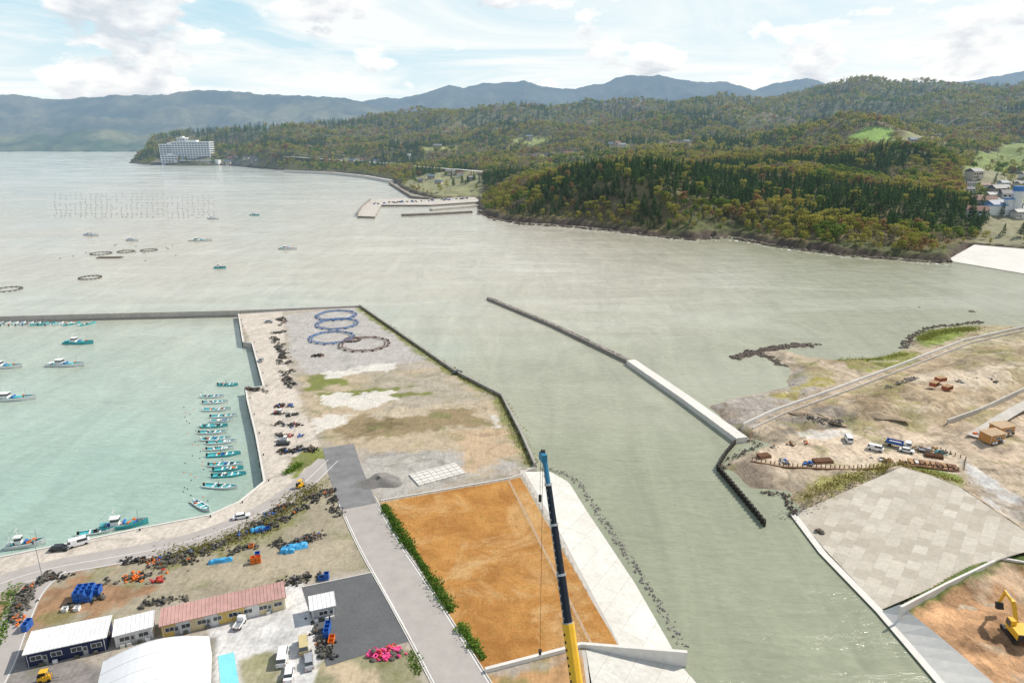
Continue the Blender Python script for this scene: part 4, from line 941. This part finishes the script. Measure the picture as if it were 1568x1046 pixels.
for q in [(370,793,.35,wcar,'car'),(121,834,.6,wcar,'van'),(92,842,.15,dcar,'car'),(433,1010,1.75,wcar,'van'),(443,1034,1.75,wcar,'car'),(465,992,1.9,M('gold',(.5,.42,.22),.4),'van'),(473,1016,1.9,silver,'car'),(367,958,1.5,wcar,'kei'),(400,553,1.7,silver,'car'),(432,675,0.2,wcar,'kei'),(425,633,.1,wcar,'kei'),(434,681,0.1,dcar,'car'),(700,572,.6,dcar,'car'),(412,494,.1,silver,'car')]: car(*q)
for q in [(1299,675,1.4,wcar,'van'),(1340,689,-.6,wcar,'van'),(1375,684,-.6,wcar,'truck'),(1388,692,-.6,wcar,'car'),(1415,692,-.5,silver,'kei')]: car(*q,z=ZR)
def forklift(px,py,h,z=ZL):
    B=MB(); B.box((0,0,.8),(2.2,1.2,.9),yellow,0,.9,.95); B.box((-.9,0,1.1),(.5,1.1,.9),black,0,.8,.9)
    for x,y in ((-.6,-.5),(-.6,.5),(.7,-.5),(.7,.5)): B.cyl((x,y,1.2),(x*.8,y,2.2),.05,.05,5,black)
    B.box((0,0,2.23),(1.4,1.15,.08),yellow); B.box((-.2,0,1.4),(.5,.5,.4),black)
    for y in (-.35,.35): B.box((1.2,y,1.3),(.12,.12,2.4),steel); B.box((1.8,y,.25),(1.1,.12,.06),steel)
    B.box((1.25,0,2.3),(.1,.8,.1),steel)
    for x in (-.7,.75):
        for y in (-.55,.55): B.cyl((x,y-.12,.35),(x,y+.12,.35),.35,.35,10,black)
    B.obj('forklift',P(px,py,z+.05),h)
forklift(460,746,.9); forklift(70,1042,.3)
def excavator(px,py,h,z,s=1.):
    B=MB()
    for y in (-1.2,1.2):
        B.box((0,y,.45),(3.6,.6,.6),black); B.cyl((-1.8,y-.3,.45),(-1.8,y+.3,.45),.45,.45,10,black); B.cyl((1.8,y-.3,.45),(1.8,y+.3,.45),.45,.45,10,black)
    B.cyl((0,0,.6),(0,0,1.05),.7,.7,12,black); B.box((-.6,0,1.6),(3.4,2.6,1.1),yellow,0,.93,.95); B.box((-2,0,1.5),(.8,2.6,1.2),black,0,.8,.9)
    B.box((.7,.8,2.1),(1.4,.95,1.7),yellow,0,.85,.9); B.box((.75,.8,2.25),(1.42,.97,1.0),glass,0,.88,.92)
    def arm(p,q,r0,r1): B.cyl(p,q,r0,r1,4,yellow)
    arm((.8,-.2,1.6),(2.8,-.2,4.6),.35,.4); arm((2.8,-.2,4.6),(5.2,-.2,4.9),.4,.28); arm((5.2,-.2,5.2),(6.3,-.2,2.1),.3,.2)
    B.cyl((1.4,-.2,1.4),(2.7,-.2,3.6),.1,.1,6,steel); B.cyl((3.4,-.2,5.2),(5.1,-.2,5.5),.1,.1,6,steel)
    B.add([(5.9,-.7,2.2),(5.9,.3,2.2),(6.6,.3,2.0),(6.6,-.7,2.0),(5.4,-.7,1.2),(5.4,.3,1.2),(6.2,.3,.9),(6.2,-.7,.9)],[(0,1,2,3),(0,4,5,1),(4,7,6,5),(3,2,6,7),(0,3,7,4),(1,5,6,2)],black)
    B.obj('excavator',P(px,py,z),h,s)
excavator(1556,975,1.45,3.,1.2)
# construction site details
B=MB()
for q in dense(W([(1152,705),(1200,714),(1300,718),(1400,712),(1475,722),(1478,704),(1440,690)],ZR),1.3,.1,False): B.cyl((q[0],q[1],-.5),(q[0],q[1],ZR+1.2),.14,.14,6,rust)
B.obj('steel_piles')
wall('site_waler_beam',W([(1150,707),(1200,716),(1300,720),(1400,714),(1476,724)],ZR),.4,ZR+.1,ZR+.5,rust,-.3)
B=MB()
for i in range(9):
    B.box((i*1.5,0,.15),(1.2,5,.3),rust if i%3 else wood,.0); B.box((i*1.5,R.uniform(-1,1),.45),(1.0,2,.25),R.choice([wood,conc_l,rust]))
B.obj('steel_plate_stack',P(1395,708,ZR),-.35)
for q in [(1170,700,4,.2),(1260,708,6,.1),(1430,700,5,-.4)]:
    B=MB()
    for i in range(7):
        for j in range(3): B.cyl((-q[2]/2,i*.35+j*.17-1,.17+j*.28),(q[2]/2,i*.35+j*.17-1,.17+j*.28),.15,.15,6,rust)
    B.obj('steel_pipe_stack',P(q[0],q[1],ZR),q[3])
pile_('construction_materials',[(1395,690),(1430,688),(1465,705)],90,1.6,[blue,cyan,wood,conc_l,net,rust],(.3,.6),ZR); pile_('construction_materials',[(1195,708),(1250,712)],40,1,[blue,wood,conc_l,rust],(.3,.6),ZR); pile_('construction_materials',[(1345,705),(1400,712)],60,1.4,[rust,wood,conc_l],(.3,.6),ZR)
pile_('construction_materials',[(1490,672),(1530,655)],40,2,[rust,wood,conc_l,orange],(.3,.6),ZR+1); pile_('construction_materials',[(1160,690),(1240,676)],30,1.6,[rust,wood,conc_l,orange],(.25,.5),ZR)
B=MB()
for q in dense(W([(1150,664),(1240,634),(1330,604),(1430,568),(1500,545)],ZR+1),4,.2,False): B.cyl((q[0],q[1],0),(q[0],q[1],ZR+2.2),.06,.06,5,orange if R.random()<.4 else white)
B.obj('site_marker_posts')
for q in [(1515,680,1530,676),(1530,668,1545,664)]:
    prefab('timber_hut',(q[0],q[1]),(q[2]+8,q[3]),4,2.8,M('orange_timber',(.5,.24,.08),.7),M('hut_roof',(.55,.4,.25)),.2,1,z=ZR+1)
for q in [(1430,590),(1450,596),(1440,583)]:
    B=MB(); B.box((0,0,.7),(4,2.4,1.4),M('rust_red_panel',(.35,.1,.06),.7))
    for k in range(7): B.box((-1.8+k*.6,-1.25,.7),(.1,.1,1.35),rust)
    B.box((0,0,1.45),(4.1,2.5,.08),wood); B.obj('steel_skip',P(*q,ZR+3.2),R.random())
pile_('rubble',[(1240,640),(1285,645)],110,2,[conc_d,rock,grav],(.2,.5),ZR+1.2,.6); pile_('rubble',[(1470,585),(1520,580)],110,2,[conc_l,rock,conc],(.3,.7),ZR+2.6,.6); pile_('rubble',[(1330,600),(1400,580)],60,2.5,[rock,grav,conc_d],(.2,.6),ZR+2.,.6)
B=MB(); B.cyl((0,0,0),(0,0,9),.1,.06,6,steel); B.cyl((0,0,9),(1.6,0,9.4),.05,.05,5,steel); B.box((1.8,0,9.4),(.7,.25,.12),steel); B.cyl((0,0,0),(0,0,.4),.25,.25,8,conc); B.obj('street_lamp',P(66,888,ZL),2.2)
# ---------------------------------------------------------------- low vegetation
def bushes(name,px,n_,w_,h_,mat,z=ZL,s=.28):
    B=MB(); q=dense(W(px,z),.4,0,False)
    for i in range(n_):
        c=q[R.randrange(len(q))]; k=.35+1.2*float(vn(np.array([c[0]*.5]),np.array([c[1]*.5]),5)[0])
        c=Vector((c[0]+R.gauss(0,w_/2)*k,c[1]+R.gauss(0,w_/2)*k,z+.05+abs(R.gauss(0,.5))*h_*k)); a=Vector((R.gauss(0,1),R.gauss(0,1),R.gauss(.6,1))).normalized(); b_=a.orthogonal().normalized(); d_=a.cross(b_); t=s*R.uniform(.6,1.4)
        B.add([c+b_*t,c+d_*t*.6,c-b_*t,c-d_*t*.6],[(0,1,2,3)],mat)
    B.obj(name)
lh=leaf_mat('hedge_leaf',(.09,.17,.03),(.16,.26,.05))
bushes('roadside_hedge',[(588,775),(612,815),(640,855),(690,935)],4200,1.3,.9,lh); bushes('roadside_hedge',[(705,960),(740,1008)],1100,1.,.8,lh); bushes('roadside_hedge',[(440,725),(458,712)],700,1.4,1.,lh)
bushes('sea_wall_weeds',[(556,474),(700,573),(766,610),(796,668),(815,712)],4200,2.2,.5,leaf_mat('weed_leaf',(.15,.17,.05),(.26,.22,.1)))
bushes('yard_weeds',[(250,855),(330,835),(400,805),(480,745)],3600,4.,.35,leaf_mat('weed_leaf_b',(.14,.18,.05),(.26,.23,.09))); bushes('yard_weeds',[(20,900),(0,985)],600,2,.4,lh); bushes('yard_weeds',[(630,1000),(640,1030)],350,1.2,.2,lh,ZL,.2)
bushes('slope_weeds',[(1225,765),(1290,735),(1370,712),(1470,738)],2500,3,.4,leaf_mat('weed_leaf_c',(.16,.19,.05),(.28,.24,.09)),4.)
wd=leaf_mat('weed_leaf_d',(.17,.22,.05),(.3,.28,.09))
bushes('shore_scrub',[(1412,520),(1432,510),(1495,503)],2600,5,.6,wd,2.,.35); bushes('shore_scrub',[(1290,552),(1350,550),(1390,542)],900,3,.4,wd,1.8,.3)
# ---------------------------------------------------------------- hotel, houses
hw_=M('hotel_white',(.76,.76,.74),.6,amt=.05,hz=True,scale=.1); hg=M('hotel_glass',(.12,.15,.18),.3,hz=True)
def block(B,x,y,w_,d_,h_,fl,z0=0):
    B.box((x,y,z0+h_/2),(w_,d_,h_),hg); fh=h_/fl
    for i in range(fl+1): B.box((x,y,z0+i*fh),(w_+3,d_+3,fh*.42),hw_)
    k=max(3,int(w_/9))
    for i in range(k+1): B.box((x-w_/2+w_*i/k,y-d_/2-.9,z0+h_/2),(1.6,1.5,h_),hw_)
    B.box((x,y,z0+h_+3),(w_*.3,d_*.6,6),hw_)
B=MB(); block(B,0,0,118,34,68,10); block(B,-78,24,62,34,60,9); block(B,-62,-26,50,20,28,4); block(B,-32,8,24,26,80,11); B.box((20,-26,7),(140,22,14),hw_); B.box((20,-37.2,8),(120,.6,6),hg)
hp=P(290,252,3); B.obj('seaside_hotel',(hp[0],hp[1]+40,2),.02)
hwall=[M('house_wall_%d'%i,c,.7,hz=True) for i,c in enumerate([(.6,.58,.54),(.5,.45,.36),(.7,.7,.68),(.35,.33,.3)])]; hroof=[M('house_roof_%d'%i,c,.6,hz=True) for i,c in enumerate([(.08,.08,.09),(.2,.09,.06),(.12,.16,.22),(.25,.25,.25)])]
def house(pos,s,rz):
    B=MB(); L,D_,h=R.uniform(10,15),R.uniform(7,9),R.uniform(4.5,6.5); wm=R.choice(hwall);rm=R.choice(hroof)
    B.box((0,0,h/2-1),(L,D_,h+2),wm); r_=2.4; o_=.8
    B.add([(-L/2-o_,-D_/2-o_,h-.2),(L/2+o_,-D_/2-o_,h-.2),(L/2+o_,D_/2+o_,h-.2),(-L/2-o_,D_/2+o_,h-.2),(-L/2-o_*.3,0,h+r_),(L/2+o_*.3,0,h+r_)],[(0,1,5,4),(2,3,4,5),(1,2,5),(3,0,4),(3,2,1,0)],rm)
    for z in ((1.4,4.0) if h>5 else (1.5,)):
        for i in range(4):
            B.box((-L/2+L*(i+.5)/4,-D_/2-.04,z),(L*.14,.1,1.1),glass)
    B.box((L*.1,-D_/2-1,1.3),(L*.4,2,2.6),wm); B.obj('village_house',pos,rz,s)
hs=[(355,247),(362,242),(378,245),(388,249),(350,252),(540,250),(556,251),(575,252),(937,226),(945,225),(952,227),(1030,224),(1040,223),(820,244),(870,239),(840,242),(690,268),(705,270),(660,274),(672,282),(720,277),(645,279),(1400,221),(1430,218),(612,262),(1050,223),(1550,218),(1536,217),(810,214),(670,228)]
hs+=[(R.uniform(1486,1600),R.uniform(262,335)) for i in range(40)]
for i,q in enumerate(hs):
    p_=hit(*q); s=1.0 if p_[1]<1400 else 1.5
    if i>=30 and i%4==0: s*=1.6
    house(p_,s,R.uniform(-.5,.5))
sb=M('silo_blue',(.05,.2,.5),.4,hz=True)
B=MB(); p_=hit(1552,330); B.cyl((0,0,0),(0,0,24),5,5,14,hwall[2]); B.cyl((0,0,24),(0,0,29),5.2,5.2,14,sb); B.box((-8,0,8),(6,6,16),hwall[2]); B.box((-8,0,16.5),(7,7,1.2),sb); B.box((-22,0,5),(20,12,10),hwall[2]); B.box((-22,0,10.5),(21,13,1),sb); B.cyl((-14,0,8),(-3,0,22),1,1,6,steel); B.obj('cement_plant',p_,0,1.0)
B=MB(); p_=hit(627,252); B.cyl((0,0,0),(0,0,22),1.,.7,8,hwall[2]); B.cyl((0,0,22),(0,0,28),4,5,10,hwall[2]); B.obj('water_tower',p_)
print('done')
